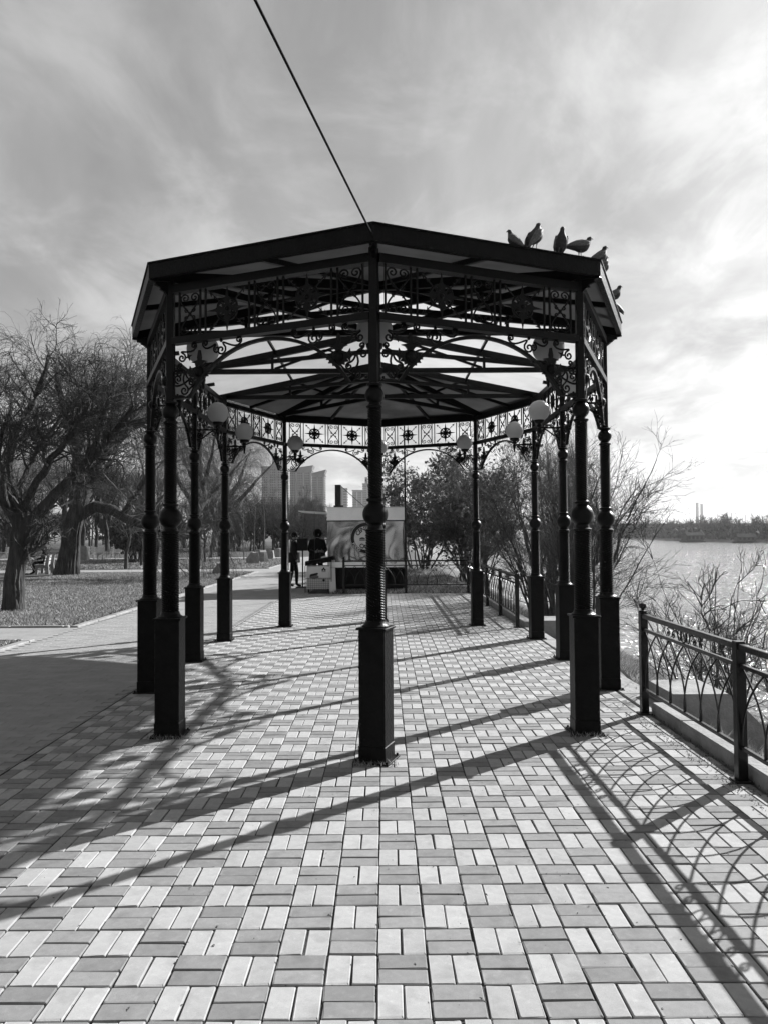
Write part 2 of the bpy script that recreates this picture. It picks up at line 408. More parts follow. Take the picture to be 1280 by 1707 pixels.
sheet('path_apron', -2.795, -2.2, 21.30, 62, -.008, 'path_base', 'strip of grey path beside the food kiosk', 'path')
# kerb stones along the lawn and the river edge
def kerb_run(name, x0, x1, ya, yb, z0, z1, step, label, jitter=.004, alongx=False):
    root = empty(name, (0, 0, 0)); tag(root, label, 'kerb', kind='structure')
    y = ya
    while y < yb - .05:
        L = min(step, yb - y); d = random.uniform(-jitter, jitter); e = random.uniform(-jitter, jitter) * .7
        m = MB()
        if alongx: m.cbox(y + .004, y + L - .004, x0 + d, x1 + d, z0, z1 + e, .012)
        else: m.cbox(x0 + d, x1 + d, y + .004, y + L - .004, z0, z1 + e, .012)
        m.build('kerb_stone', 'concrete', root); y += L
for a, b_ in ((5.0, 12.2), (13.9, 33.9), (37.0, 52)):
    kerb_run('kerb', -5.86, -5.72, a, b_, -.1, .024, 1.0, 'low pale kerb along the lawn edge between %d and %d metres' % (a, b_) if False else {5.0: 'low pale kerb along the small lawn corner', 13.9: 'low pale kerb along the wide winter lawn', 37.0: 'low pale kerb along the lawn behind the trees'}[a])
for ya_, lab in ((12.1, 'pale kerb along the near side of the crossing path'), (13.9, 'pale kerb along the far side of the crossing path')):
    kerb_run('kerb', ya_, ya_ + .1, -14, -5.9, -.1, .03, 1.0, lab, alongx=True)
kerb_run('kerb', 2.52, 2.70, -1.6, 7.1, -.3, .10, 1.0, 'concrete kerb under the near river railing')
kerb_run('kerb', 2.52, 2.70, 13.5, 21.3, -.3, .10, 1.0, 'concrete kerb under the far river railing')
kerb_run('kerb', 2.505, 2.74, 7.1, 13.5, -.3, .004, .8, 'flat pale edging at the opening between the railings')
# steps and flanking blocks at the opening
root = empty('river_steps', (0, 0, 0)); tag(root, 'concrete steps going down to the river between two blocks', 'steps')
for k in range(9): MB().cbox(2.745 + .3 * k, 2.745 + .3 * (k + 1) + .02, 7.92, 13.18, -.5 - .17 * (k + 1), -.17 * (k + 1), .01).build('step', 'concrete', root)
for y, lab in ((7.18, 'sloping concrete block beside the near railing post'), (13.2, 'sloping concrete block beside the far railing post')):
    m = MB().plate([(2.75, -1.0), (5.1, -2.4), (5.1, -1.62), (3.34, .13), (3.30, .155), (2.77, .155), (2.75, .135)], y, y + .7)
    tag(m.build('concrete_block', 'concrete'), lab, 'block')

# ------------------------------------------------------------------ the pavilion
S = 1.93; cc_, kk_ = math.cos(R(22.5)), math.sin(R(22.5))
W2 = (cc_ + kk_) * S
right = [(0, 0), (cc_ * S, kk_ * S), (W2, W2), (W2, W2 + S), (W2, W2 + 2 * S), (cc_ * S, 2 * W2 + 2 * S - kk_ * S), (0, 2 * W2 + 2 * S)]
COL = right + [(-x, y) for x, y in right[5:0:-1]]
HUBY = [W2, W2, W2, W2 + S, W2 + 2 * S, W2 + 2 * S, W2 + 2 * S, W2 + 2 * S, W2 + 2 * S, W2 + S, W2, W2]
PX, PY = -.067, 5.69
pav = empty('pavilion', (PX, PY, 0)); tag(pav, 'black wrought iron open pavilion with twisted columns and shallow glazed roof', 'pavilion')
def spiral(cx, cz, r0, a0, dr, turns=1.35, r1=.18, n=15):
    out = []
    for i in range(n):
        t = i / (n - 1); r = r0 * (1 - (1 - r1) * t); a = a0 + dr * 2 * math.pi * turns * t
        out.append((cx + r * math.cos(a), 0, cz + r * math.sin(a)))
    return out
def bez(p0, p1, p2, p3, n=8):
    o = []
    for i in range(n):
        t = i / (n - 1); u = 1 - t
        o.append(tuple(u ** 3 * a + 3 * u * u * t * b + 3 * u * t * t * c + t ** 3 * d for a, b, c, d in zip(p0, p1, p2, p3)))
    return o
def scroll(m, sa, sb, r=.0088, tens=.5):
    """two spirals joined by a stem: sa and sb are (cx, cz, r0, a0, dir)"""
    A = spiral(*sa); B = spiral(*sb)
    def tan(p): v = Vector(p[0]) - Vector(p[1]); return v.normalized()
    d = (Vector(A[0]) - Vector(B[0])).length * tens
    a1 = Vector(A[0]) + tan(A) * d; b1 = Vector(B[0]) + tan(B) * d
    mid = bez(A[0], tuple(a1), tuple(b1), B[0], 9)
    m.tube(A[::-1] + mid[1:-1] + B, r, 5)
# column pieces (shared by all twelve)
def twist(r, z0, z1, amp, starts, pitch, n=28):
    rows = int((z1 - z0) / (pitch / 4)); V = []; F = []
    for j in range(rows + 1):
        z = z0 + (z1 - z0) * j / rows
        for k in range(n):
            t = 2 * math.pi * k / n; ph = (starts * t + 2 * math.pi * z / pitch)
            rr = r + amp * (abs(math.sin(ph / 2)) - .6)
            V.append((rr * math.cos(t), rr * math.sin(t), z))
    for j in range(rows):
        for k in range(n): F.append((j * n + k, j * n + (k + 1) % n, (j + 1) * n + (k + 1) % n, (j + 1) * n + k))
    return V, F
m = MB(); h = .108
m.cbox(-h, h, -h, h, .012, .125, .006); m.cbox(-h + .004, h - .004, -h + .004, h - .004, .126, .99, .006)
for sx in (-1, 1):
    for sy in (-1, 1): m.lathe([(.009, .012), (.009, .028)], 6, (sx * .122, sy * .122, 0))
ME_ped = m.mesh('pedestal', 'iron_worn')
ME_base = MB().cbox(-.14, .14, -.14, .14, 0, .012, .003).mesh('base_plate', 'iron_worn')
ME_cap = MB().cbox(-.119, .119, -.119, .119, .991, 1.007, .004).mesh('cap_plate', 'iron_worn')
ME_low = MB().add(*twist(.070, 1.05, 1.735, .014, 7, .0195)).mesh('lower_shaft', 'black_iron', 50)
ME_up = MB().add(*twist(.051, 2.0, 2.685, .011, 7, .0195)).mesh('upper_shaft', 'black_iron', 50)
ME_flange = MB().lathe([(.105, 1.0071), (.105, 1.016), (.085, 1.03), (.078, 1.055), (.066, 1.06)], 24).mesh('flange', 'black_iron', 40)
ME_ball = MB().lathe([(.05, 1.728), (.078, 1.735), (.080, 1.748), (.062, 1.757), (.058, 1.775)] + [(.098 * math.sin(a), 1.867 - .098 * math.cos(a)) for a in np.linspace(.6, 2.55, 13)] + [(.052, 1.96), (.066, 1.968), (.068, 1.984), (.052, 1.992), (.045, 2.004)], 24).mesh('ball_knop', 'black_iron', 40)
ME_capital = MB().lathe([(.045, 2.68), (.062, 2.685), (.066, 2.70), (.05, 2.71), (.048, 2.718)] + [(.074 * math.sin(a), 2.785 - .074 * math.cos(a)) for a in np.linspace(.65, 2.5, 11)] + [(.042, 2.85), (.062, 2.857), (.062, 2.872), (.035, 2.88)], 22).mesh('capital', 'black_iron', 40)
ME_post = MB().cbox(-.031, .031, -.031, .031, 2.872, 3.935, .003).mesh('post', 'black_iron')
m = MB()                                             # leaf bracket at the head of each post, pointing outwards (-y)
m.plate([(0, 3.80), (.03, 3.83), (.07, 3.84), (.06, 3.86), (.12, 3.87), (.11, 3.89), (.17, 3.90), (.16, 3.925), (0, 3.925)], -.012, .012)
m.v = [(y, -x - .035, z) for x, y, z in m.v]; ME_leaf = m.mesh('leaf_bracket', 'black_iron')
for i, (x, y) in enumerate(COL):
    out = math.atan2(y - HUBY[i], x)                 # outward direction
    c = empty('column', (x, y, 0), R(-20) if i == 0 else R(random.uniform(-2, 2)), pav)
    for nm, me in (('base_plate', ME_base), ('pedestal', ME_ped), ('cap_plate', ME_cap), ('flange', ME_flange), ('lower_shaft', ME_low), ('ball_knop', ME_ball), ('upper_shaft', ME_up), ('capital', ME_capital), ('post', ME_post)):
        link(nm, me, c)
    link('leaf_bracket', ME_leaf, c, rz=out + R(90) - c.rotation_euler[2])

# one bay of ironwork between two posts, local x from 0 to S
E0, E1 = .031, S - .031
ZB0, ZB1, ZF0, ZF1 = 3.372, 3.43, 3.43, 3.82
ME_beam = MB().box(E0 + .001, E1 - .001, -.04, .04, ZF1, 3.89).mesh('eave_beam', 'black_iron')
ME_lower = MB().box(E0 + .001, E1 - .001, -.036, .036, ZB0, ZB1).mesh('lower_bar', 'black_iron')
ME_bar = MB().box(-.0072, .0072, -.0072, .0072, ZF0, ZF1).mesh('upright_bar', 'black_iron')
ZM = (ZF0 + ZF1) / 2
def scroll_panel():
    m = MB(); hw = .095
    for sx in (-1, 1):
        for sz in (-1, 1):
            sp_ = spiral(sx * .048, sz * .155, .045, R(0 if sx > 0 else 180) if sz > 0 else R(0 if sx > 0 else 180), sx * sz, 1.3)
            stem = bez((-sx * .012, 0, -sz * .02), (sx * .02, 0, sz * .03), (sx * .093, 0, sz * .09), sp_[0], 8)
            m.tube(stem + sp_[1:], .0078, 5)
            m.tube(spiral(sx * .034, sz * .035, .022, R(90) * sz, -sx * sz, 1.1), .0070, 5)
    m.ball((0, 0, 0), .014, 8)
    return m.mesh('scroll_panel', 'black_iron', 60)
ME_scroll = scroll_panel()
def star():
    m = MB()
    spear = [(-.022, .05), (-.040, .088), (-.014, .12), (-.009, .15), (0, .212), (.009, .15), (.014, .12), (.040, .088), (.022, .05)]
    for k in range(4):
        a = R(90 * k); ca, sa = math.cos(a), math.sin(a)
        m.plate([(x * ca - z * sa, x * sa + z * ca) for x, z in spear], -.006, .006)
        a2 = a + R(45); ca, sa = math.cos(a2), math.sin(a2)
        m.bar((ca * .05, 0, sa * .05), (ca * .245, 0, sa * .245), .009, .009, (0, 1, 0))
        m.plate([(x * ca - z * sa, x * sa + z * ca) for x, z in [(0, .265), (-.024, .215), (0, .23), (.024, .215)]], -.006, .006)
        m.plate([(x * ca - z * sa, x * sa + z * ca) for x, z in [(-.02, .17), (0, .185), (.02, .17), (.006, .19), (-.006, .19)]], -.005, .005)
        arc = [(math.cos(a2 + R(t)) * .107, 0, math.sin(a2 + R(t)) * .107) for t in range(-36, 37, 9)]
        m.tube(arc, [.006, .009, .012, .014, .014, .014, .012, .009, .006], 6)
        m.tube(spiral(math.cos(a2) * .085, math.sin(a2) * .085, .022, a2 + R(180), 1, .8), .006, 5)
    fl = []
    for k in range(32):
        a = 2 * math.pi * k / 32; r = .060 + .012 * math.cos(8 * a); fl.append((r * math.cos(a), r * math.sin(a)))
    m.plate(fl, -.009, .009); m.ball((0, 0, 0), .026, 10)
    return m.mesh('star_ornament', 'black_iron')
ME_star = star()
AR = (.755 ** 2 + .425 ** 2) / (2 * .425); AZ = 3.325 - AR
arcp = []
for i in range(25):
    a = math.asin(.755 / AR); t = -a + 2 * a * i / 24; arcp.append((S / 2 + AR * math.sin(t), 0, AZ + AR * math.cos(t)))
m = MB()
for i in range(24):
    m.bar(arcp[i], arcp[i + 1], .034, .026, (0, 0, 1) if abs(i - 11.5) < 9 else (1 if i < 12 else -1, 0, .3))
ME_arch = m.mesh('arch', 'black_iron')
def spandrel():
    m = MB()
    m.bar((E0, 0, 2.90), (.218, 0, 2.90), .022, .012)
    m.bar((.042, 0, 2.906), (.042, 0, 3.384), .010, .010)
    scroll(m, (.70, 3.348, .030, R(-60), 1), (.525, 3.283, .050, R(60), -1))
    scroll(m, (.365, 3.352, .032, R(-120), -1), (.480, 3.290, .034, R(120), 1), tens=.6)
    scroll(m, (.245, 3.345, .030, R(-60), 1), (.12, 3.25, .042, R(80), -1))
    scroll(m, (.095, 3.115, .032, R(70), 1), (.145, 2.965, .046, R(70), -1), tens=.7)
    scroll(m, (.105, 3.185, .026, R(-80), -1), (.215, 3.03, .030, R(100), -1), tens=.5)
    m.tube(bez((.145 + .046, 0, 2.965), (.22, 0, 3.0), (.26, 0, 3.0), (.30, 0, 3.07)), .0088, 5)
    m.tube(bez((.30, 0, 3.12), (.36, 0, 3.17), (.42, 0, 3.20), (.49, 0, 3.16)), .0088, 5)
    m.bar((.042, 0, 3.118), (.30, 0, 3.118), .012, .012)
    m.ball((.525, 0, 3.36), .014, 8); m.ball((.075, 0, 2.93), .012, 8)
    # acorn and leaf ornament with a tall spike
    m.plate([(q * 1.45, e) for q, e in [(-.005, 0.30), (-.014, .24), (-.012, .215), (-.055, .20), (-.03, .19), (-.016, .165), (-.05, .145), (-.06, .12), (-.075, .10), (-.05, .095), (-.062, .07), (-.036, .068), (-.035, .045), (-.014, .055), (0, .03),
             (.014, .055), (.035, .045), (.036, .068), (.062, .07), (.05, .095), (.075, .10), (.06, .12), (.05, .145), (.016, .165), (.03, .19), (.055, .20), (.012, .215), (.014, .24), (.005, .30)]], -.010, .010, .305, 3.0)
    m.ball((.305, 0, 3.115), .05, 12)
    m.plate([(-.075, 0), (-.05, .02), (-.045, .055), (-.02, .015), (.02, 0), (-.02, -.015), (-.045, -.055), (-.05, -.02)], -.006, .006, .25, 3.118)
    # small star by the post
    m.plate([(.04 * (1 if k % 2 == 0 else .3) * math.cos(R(45 * k + 20)), .04 * (1 if k % 2 == 0 else .3) * math.sin(R(45 * k + 20))) for k in range(8)], -.005, .005, .19, 3.255)
    return m
mS = spandrel(); ME_spL = mS.mesh('spandrel', 'black_iron')
mS2 = MB(); mS2.v = [(S - x, y, z) for x, y, z in mS.v]; mS2.f = [tuple(reversed(f)) for f in mS.f]; mS2.mi = [0] * len(mS2.f)
ME_spR = mS2.mesh('spandrel', 'black_iron')
# roof geometry
EAVE = .17; Z_E, Z_R = 4.005, 4.505; SL = (Z_R - Z_E) / W2
def offs(i, e):
    x, y = COL[i]; n = 12; (xa, ya), (xb, yb) = COL[i - 1], COL[(i + 1) % n]
    def nor(ax, ay, bx, by): L = math.hypot(bx - ax, by - ay); return ((by - ay) / L, -(bx - ax) / L)
    n1, n2 = nor(xa, ya, x, y), nor(x, y, xb, yb); k = 1 + n1[0] * n2[0] + n1[1] * n2[1]
    return (x + e * (n1[0] + n2[0]) / k, y + e * (n1[1] + n2[1]) / k)
OUT = [offs(i, EAVE) for i in range(12)]; OUT2 = [offs(i, EAVE + .022) for i in range(12)]; OUT3 = [offs(i, EAVE + .034) for i in range(12)]; OUTm = [offs(i, EAVE - .03) for i in range(12)]
lerp = lambda a, b, t: tuple(p + (q - p) * t for p, q in zip(a, b))
for i in range(12):
    (xa, ya), (xb, yb) = COL[i], COL[(i + 1) % 12]; rz = math.atan2(yb - ya, xb - xa); j = (i + 1) % 12
    bay = empty('frieze_bay', (xa, ya, 0), rz, pav)
    link('eave_beam', ME_beam, bay); link('lower_bar', ME_lower, bay); link('arch', ME_arch, bay)
    link('spandrel', ME_spL, bay); link('spandrel', ME_spR, bay)
    x0 = .095
    for k, w in enumerate((.217, .435, .217, .435, .217)):
        for b in (x0, x0 + w): link('upright_bar', ME_bar, bay, (b, 0, 0))
        link('scroll_panel' if k % 2 == 0 else 'star_ornament', ME_scroll if k % 2 == 0 else ME_star, bay, (x0 + w / 2, 0, ZM), 0, (1, 1, .9) if k % 2 == 0 else (.95, 1, .9))
        x0 += w + .055
    # fascia with a folded top flashing
    MB().prism([OUT[i], OUT2[i], OUT2[j], OUT[j]][::-1], 3.915, 4.04).build('fascia', 'iron_worn', pav)
    MB().prism([OUTm[i], OUT3[i], OUT3[j], OUTm[j]][::-1], 4.041, 4.052).build('flashing', 'iron_worn', pav)
    MB().prism([OUTm[i], OUT[i], OUT[j], OUTm[j]][::-1], 3.915, 3.922).build('fascia_lip', 'iron_worn', pav)
    # glazed roof panels, two to a bay; hip bays get the darker panel colour
    hip = HUBY[i] == HUBY[j]; grey_bay = hip
    za = Z_R - SL * (W2 + EAVE / math.cos(R(22.5)))
    ze = Z_E - SL * EAVE + .012
    A, B = OUTm[i], OUTm[j]; Mid = lerp(A, B, .5)
    HA, HB = (0, HUBY[i]), (0, HUBY[j]); HM = lerp(HA, HB, .5)
    for (p, q, hp, hq) in ((A, Mid, HA, HM), (Mid, B, HM, HB)):
        lo = [(p[0], p[1], ze), (q[0], q[1], ze)]
        lo += [(0, hp[1], Z_R + .03)] if hip else [(0, hq[1], Z_R + .03), (0, hp[1], Z_R + .03)]
        n = len(lo); vs = lo + [(x, y, z + .010) for x, y, z in lo]
        MB().add(vs, [tuple(range(n - 1, -1, -1)), tuple(range(n, 2 * n))] + [(a, (a + 1) % n, (a + 1) % n + n, a + n) for a in range(n)]).build('roof_panel', 'roof_grey' if grey_bay else 'roof_pale', pav)
    # mid-bay rafter and purlin
    if hip:
        MB().bar((Mid[0], Mid[1], ze - .028), (HM[0], HM[1], Z_R - .01), .04, .045).build('jack_rafter', 'black_iron', pav)
    else:
        mo = lerp(Mid, ((COL[i][0] + COL[j][0]) / 2, (COL[i][1] + COL[j][1]) / 2), 1.2)
        MB().bar((Mid[0], Mid[1], ze - .028), (mo[0] * .99, mo[1], ze + .0), .04, .045).build('jack_rafter', 'black_iron', pav)
    pa, pb = lerp(COL[i], HA, .44), lerp(COL[j], HB, .44); zp = Z_E + SL * W2 * .44 + .0
    MB().bar((pa[0], pa[1], zp), (pb[0], pb[1], zp), .03, .035).build('purlin', 'black_iron', pav)
    # half truss over column i
    x, y = COL[i]; d = Vector((-x, HUBY[i] - y)); L = d.length
    T = empty('half_truss', (x, y, 0), math.atan2(d.y, d.x), pav)
    MB().box(.035, L - .05, -.03, .03, 3.925, 3.988).build('tie_beam', 'black_iron', T)
    MB().bar((-.165, 0, Z_E - SL * .165 - .03), (L - .03, 0, Z_R - .03), .06, .095).build('rafter', 'black_iron', T)
    MB().bar((.06, 0, 4.0), (L - .06, 0, 4.23), .045, .055).build('lower_chord', 'black_iron', T)
    MB().bar((1.07, 0, 3.986), (1.07, 0, Z_E + SL * 1.07 - .06), .035, .035).build('strut', 'black_iron', T)
    MB().bar((1.10, 0, 3.99), (L - .25, 0, Z_R - .10), .032, .032).build('strut', 'black_iron', T)
    # globe lamp on a scrolled arm, inside the column
    lamp = empty('globe_lamp', (x, y, 0), math.atan2(d.y, d.x), pav)
    LO = .32
    if i == 0:
        m = MB().ball((0, 0, 0), .145, 28); ME_globe = m.mesh('globe', 'globe', 60)
        m = MB().lathe([(.012, 3.165), (.03, 3.17), (.035, 3.19), (.028, 3.21), (.06, 3.225), (.072, 3.25), (.072, 3.262), (.05, 3.268)], 18, (LO, 0, 0)); ME_cup = m.mesh('lamp_cup', 'black_iron', 40)
        m = MB().bar((.033, 0, 3.155), (LO, 0, 3.155), .022, .022); m.ball((LO, 0, 3.15), .03, 10)
        m.tube(bez((.033, 0, 3.02), (.12, 0, 3.02), (.16, 0, 3.10), (.26, 0, 3.145), 10), .010, 5)
        m.tube(spiral(.075, 3.085, .04, R(-90), -1), .008, 5); m.tube(spiral(LO - .06, 3.10, .035, R(90), -1), .008, 5)
        m.tube(bez((LO, 0, 3.15), (LO, 0, 3.08), (LO + .01, 0, 3.06), (LO, 0, 3.03), 6), [.02, .024, .018, .012, .014, .004], 6)
        ME_arm = m.mesh('lamp_arm', 'black_iron', 60)
    link('globe', ME_globe, lamp, (LO, 0, 3.39)); link('lamp_cup', ME_cup, lamp); link('lamp_arm', ME_arm, lamp)
MB().bar((0, W2 - .05, Z_R - .02), (0, W2 + 2 * S + .05, Z_R - .02), .05, .09).build('ridge_beam', 'black_iron', pav)
for yy in (W2, W2 + S, W2 + 2 * S):
    m = MB().lathe([(.012, 3.80), (.04, 3.83), (.05, 3.86), (.03, 3.89), (.055, 3.91), (.075, 3.93), (.075, 3.99), (.04, 4.01), (.035, 4.40), (.075, 4.42), (.075, 4.47)], 14, (0, yy, 0))
    m.build('hub_post', 'black_iron', pav, 40)

# ------------------------------------------------------------------ railings
def railing(p, q, npan, label, name='river_railing', nsp=6):
    """interlaced-arch railing from p to q (local x along the run)"""
    p, q = Vector(p), Vector(q); L = (q - p).length; pl = L / npan; d = q - p
    root = empty(name, (p.x, p.y, 0), math.atan2(d.y, d.x)); tag(root, label, 'railing', 'black arched river railings')
    ZT, ZS, ZBt, post = .925, .795, .235, .034
    sp_ = (pl - 2 * post) / nsp; Hh = ZS - ZBt - .03
    me_post = MB().cbox(-post, post, -post, post, 0, .96, .004).mesh('post', 'rail_iron')
    me_foot = MB().cbox(-.06, .06, -.06, .06, 0, .012, .003).mesh('base_plate', 'rail_iron')
    me_knob = MB().lathe([(.042, .961), (.042, .972), (.018, .978), (.016, .99), (.03, 1.0), (.036, 1.018), (.03, 1.038), (.008, 1.05)], 12).mesh('knob', 'rail_iron', 40)
    me_top = MB().cbox(post, pl - post, -.025, .025, ZT - .02, ZT + .02, .005).mesh('top_rail', 'rail_iron')
    me_sec = MB().cbox(post, pl - post, -.015, .015, ZS - .013, ZS + .013, .003).mesh('middle_rail', 'rail_iron')
    me_bot = MB().cbox(post, pl - post, -.015, .015, ZBt - .013, ZBt + .013, .003).mesh('bottom_rail', 'rail_iron')
    def leg(sgn, off):
        pts = []
        for i in range(9):
            t = i / 8; pts.append((sgn * sp_ * (1 - t ** 2.3), off, ZBt + .013 + Hh * t))
        return pts
    m = MB(); m.tube(leg(-1, -.006), .0075, 5); m.tube(leg(1, .006), .0075, 5); me_arch = m.mesh('arch_bar', 'rail_iron', 60)
    me_l = MB().tube(leg(1, .006), .0075, 5).mesh('arch_bar', 'rail_iron', 60); me_r = MB().tube(leg(-1, -.006), .0075, 5).mesh('arch_bar', 'rail_iron', 60)
    m = MB(); zc = (ZT + ZS) / 2; hh = (ZT - ZS) / 2 - .02
    for sx in (-1, 1):
        m.tube([(pl / 2 + sx * .09 + .030 * math.cos(t), 0, zc + .045 * math.sin(t)) for t in np.linspace(0, 6.283, 15)], .006, 5)
        scroll(m, (pl / 2 + sx * .21, zc - .018, .030, R(90), -sx), (pl / 2 + sx * .33, zc - .016, .03, R(90), sx), .006, .6)
        m.tube(bez((pl / 2 + sx * .12, 0, zc), (pl / 2 + sx * .16, 0, zc + .06), (pl / 2 + sx * .18, 0, zc + .02), (pl / 2 + sx * .21, 0, zc + .012)), .006, 5)
    m.tube([(pl / 2 + .05 * math.cos(t), 0, zc + .05 * math.sin(t)) for t in np.linspace(0, 6.283, 17)], .0065, 5)
    me_orn = m.mesh('scroll_ornament', 'rail_iron', 60)
    for k in range(npan + 1):
        o = link('post', me_post, root, (k * pl, 0, 0)); link('base_plate', me_foot, o)
        if k in (0, npan): link('knob', me_knob, o)
    for k in range(npan):
        x = k * pl
        for nm, me in (('top_rail', me_top), ('middle_rail', me_sec), ('bottom_rail', me_bot), ('scroll_ornament', me_orn)): link(nm, me, root, (x, 0, 0))
        link('arch_bar', me_l, root, (x + post, 0, 0)); link('arch_bar', me_r, root, (x + pl - post, 0, 0))
        for a in range(1, nsp): link('arch_bar', me_arch, root, (x + post + a * sp_, 0, 0))
    return root
railing((2.445, 7.05, 0), (2.445, -.55, 0), 4, 'black railing of interlaced arches beside the sloping concrete block')
railing((2.40, 21.35, 0), (2.40, 13.5, 0), 4, 'black arched railing running along the bank behind the pavilion')
railing((-1.17, 21.42, 0), (2.40, 21.42, 0), 2, 'black arched railing crossing in front of the food kiosk')

# ------------------------------------------------------------------ cable and pigeons
pts = []
for i in range(30):
    t = i / 29; pts.append((PX - .24 * 22 * t, 5.49 - 22 * t, 3.94 + 2.9 * t - 1.2 * t * (1 - t) * .3))
tag(MB().tube(pts, .0075, 6, up=(0, 0, 1)).build('cable', 'wire'), 'thin cable stretched upwards from the front corner of the roof', 'cable')
def pigeon(x, y, z, rz, label, sc=1.0, pitch=38, head=0, dark=True):
    t = empty('pigeon', (x, y, z), rz); tag(t, label, 'pigeon', 'pigeons on the pavilion roof'); t.scale = (sc * .86,) * 3
    pr = R(pitch); ca, sa = math.cos(pr), math.sin(pr)
    def P(u, w): return (u * ca - w * sa, u * sa + w * ca + .115)
    # rings along the spine from tail to neck, then the head and beak
    rings = [(-.16, -.012, .022, .005), (-.13, -.008, .024, .008), (-.095, 0, .028, .018), (-.055, .0, .050, .040), (-.01, -.004, .064, .058), (.035, -.006, .066, .062), (.07, .000, .054, .054), (.092, .012, .038, .040)]
    V = []; n = 12
    spine = [(P(u, w), rw, rh, pr) for u, w, rw, rh in rings]
    hx, hz = P(.092, .016)
    spine += [((hx + .004, hz + .020), .029, .030, R(72)), ((hx + .008, hz + .034), .024, .026, R(80)), ((hx + .014, hz + .048), .024, .025, R(62)), ((hx + .028, hz + .057), .018, .017, R(20)), ((hx + .040, hz + .054), .007, .007, R(-10)), ((hx + .056, hz + .047), .002, .002, R(-20))]
    for (sx, sz), rw, rh, a in spine:
        for k in range(n):
            th = 2 * math.pi * k / n
            V.append((sx - math.sin(a) * rh * math.sin(th), rw * math.cos(th), sz + math.cos(a) * rh * math.sin(th)))
    m = MB(); F = [(i * n + k, i * n + (k + 1) % n, (i + 1) * n + (k + 1) % n, (i + 1) * n + k) for i in range(len(spine) - 1) for k in range(n)]
    F += [tuple(range(n)), tuple((len(spine) - 1) * n + k for k in range(n))]
    m.add(V, F); m.build('body', 'pigeon', t, 70)
    for s_ in (-1, 1):                                 # folded wing lying on the flank
        m = MB(); prof = [(-.15, .004, .010), (-.11, .012, .022), (-.05, .014, .040), (.015, .012, .050), (.06, .01, .034), (.075, .01, .008)]
        V = []
        for u, w, hh in prof:
            for dw, off in ((hh, .036), (hh * .4, .064), (-hh * .5, .066), (-hh, .052)):
                X, Z = P(u, w + dw * .8); k = max(.28, 1 - max(0, -u - .04) * 6.0); V.append((X, s_ * (off * k + .004), Z))
        F = [(i * 4 + k, i * 4 + k + 1, (i + 1) * 4 + k + 1, (i + 1) * 4 + k) for i in range(5) for k in range(3)]
        m.add(V, F); w_ = m.build('wing', 'pigeon_wing', t, 60)
        mod = w_.modifiers.new('thick', 'SOLIDIFY'); mod.thickness = .006
        m = MB(); lx, lz = P(-.005, -.04)
        m.tube([(lx, s_ * .02, lz), (.0, s_ * .022, .03), (.003, s_ * .022, .004)], [.009, .004, .004], 6)
        for a in (-.5, 0, .5): m.tube([(.003, s_ * .022, .004), (.03 * math.cos(a), s_ * .022 + .03 * math.sin(a), .003)], .003, 5)
        m.tube([(.003, s_ * .022, .004), (-.018, s_ * .022, .003)], .003, 5); m.build('leg', 'pigeon_wing', t)
        MB().ball((hx + .020, s_ * .021, hz + .054), .004, 6).build('eye', 'print_dark', t)
F01 = lambda t, e=.0: (PX + OUT[0][0] + (OUT[1][0] - OUT[0][0]) * t - e * .38, PY + OUT[0][1] + (OUT[1][1] - OUT[0][1]) * t + e * .92)
F12 = lambda t, e=.0: (PX + OUT[1][0] + (OUT[2][0] - OUT[1][0]) * t - e * .92, PY + OUT[1][1] + (OUT[2][1] - OUT[1][1]) * t + e * .38)
zt = 4.052
pigeon(*F01(.615, .05), zt - .01, R(150), 'small dark pigeon perched at the end of the front row, facing away', .82, 45)
pigeon(*F01(.69, .0), zt, R(38), 'upright pigeon with barred wings, second along the roof edge', 1.05, 50)
pigeon(*F01(.815, .0), zt, R(-80), 'round pigeon seen breast-on on the roof edge', .92, 55)
pigeon(*F01(.91, .0), zt, R(12), 'pigeon bent forward beside the roof corner', 1.0, 8)
pigeon(*F12(.10, .02), zt, R(10), 'pigeon half hidden just behind the roof corner', .95, 35)
pigeon(*F12(.24, .02), zt, R(20), 'dark pigeon hunched past the roof corner', .95, 52)
pigeon(*F12(.66, .0), zt, R(5), 'dark pigeon looking out over the river from the side eave', .95, 30)
pigeon(*F12(.86, .02), zt, R(160), 'pale pigeon at the far end of the side eave', .9, 40)

# ------------------------------------------------------------------ food kiosk and what stands by it
def text_mesh(items, name, material, thick=.004):
    """flat lettering: items are (char, x, z, size, rotation) in the xz plane facing -y"""
    m = MB(); dg = bpy.context.evaluated_depsgraph_get()
    for ch, x, z, size, rot in items:
        cu = bpy.data.curves.new('glyph', 'FONT'); cu.body = ch; cu.size = size; cu.align_x = 'CENTER'; cu.align_y = 'CENTER'; cu.extrude = thick / size * size; cu.offset = size * .026
        ob = bpy.data.objects.new('glyph', cu); C.objects.link(ob); dg = bpy.context.evaluated_depsgraph_get(); dg.update()
        me = bpy.data.meshes.new_from_object(ob.evaluated_get(dg)); ca, sa = math.cos(rot), math.sin(rot)
        vs = [(x + v.co.x * ca - v.co.y * sa, -v.co.z, z + v.co.x * sa + v.co.y * ca) for v in me.vertices]
        m.add(vs, [tuple(p.vertices) for p in me.polygons])
        bpy.data.objects.remove(ob); bpy.data.curves.remove(cu); bpy.data.meshes.remove(me)
    return m.mesh(name, material)
def ring_text(txt, r, size, a0, step, up=True):
    out = []
    for i, ch in enumerate(txt):
        a = R(a0) + (-1 if up else 1) * R(step) * i
        if ch != ' ': out.append((ch, r * math.cos(a), r * math.sin(a), size, a - R(90) if up else a + R(90)))
    return out
KX0, KX1, KY, KD = -1.70, .64, 22.35, 2.3
kx = (KX0 + KX1) / 2; w = KX1 - KX0
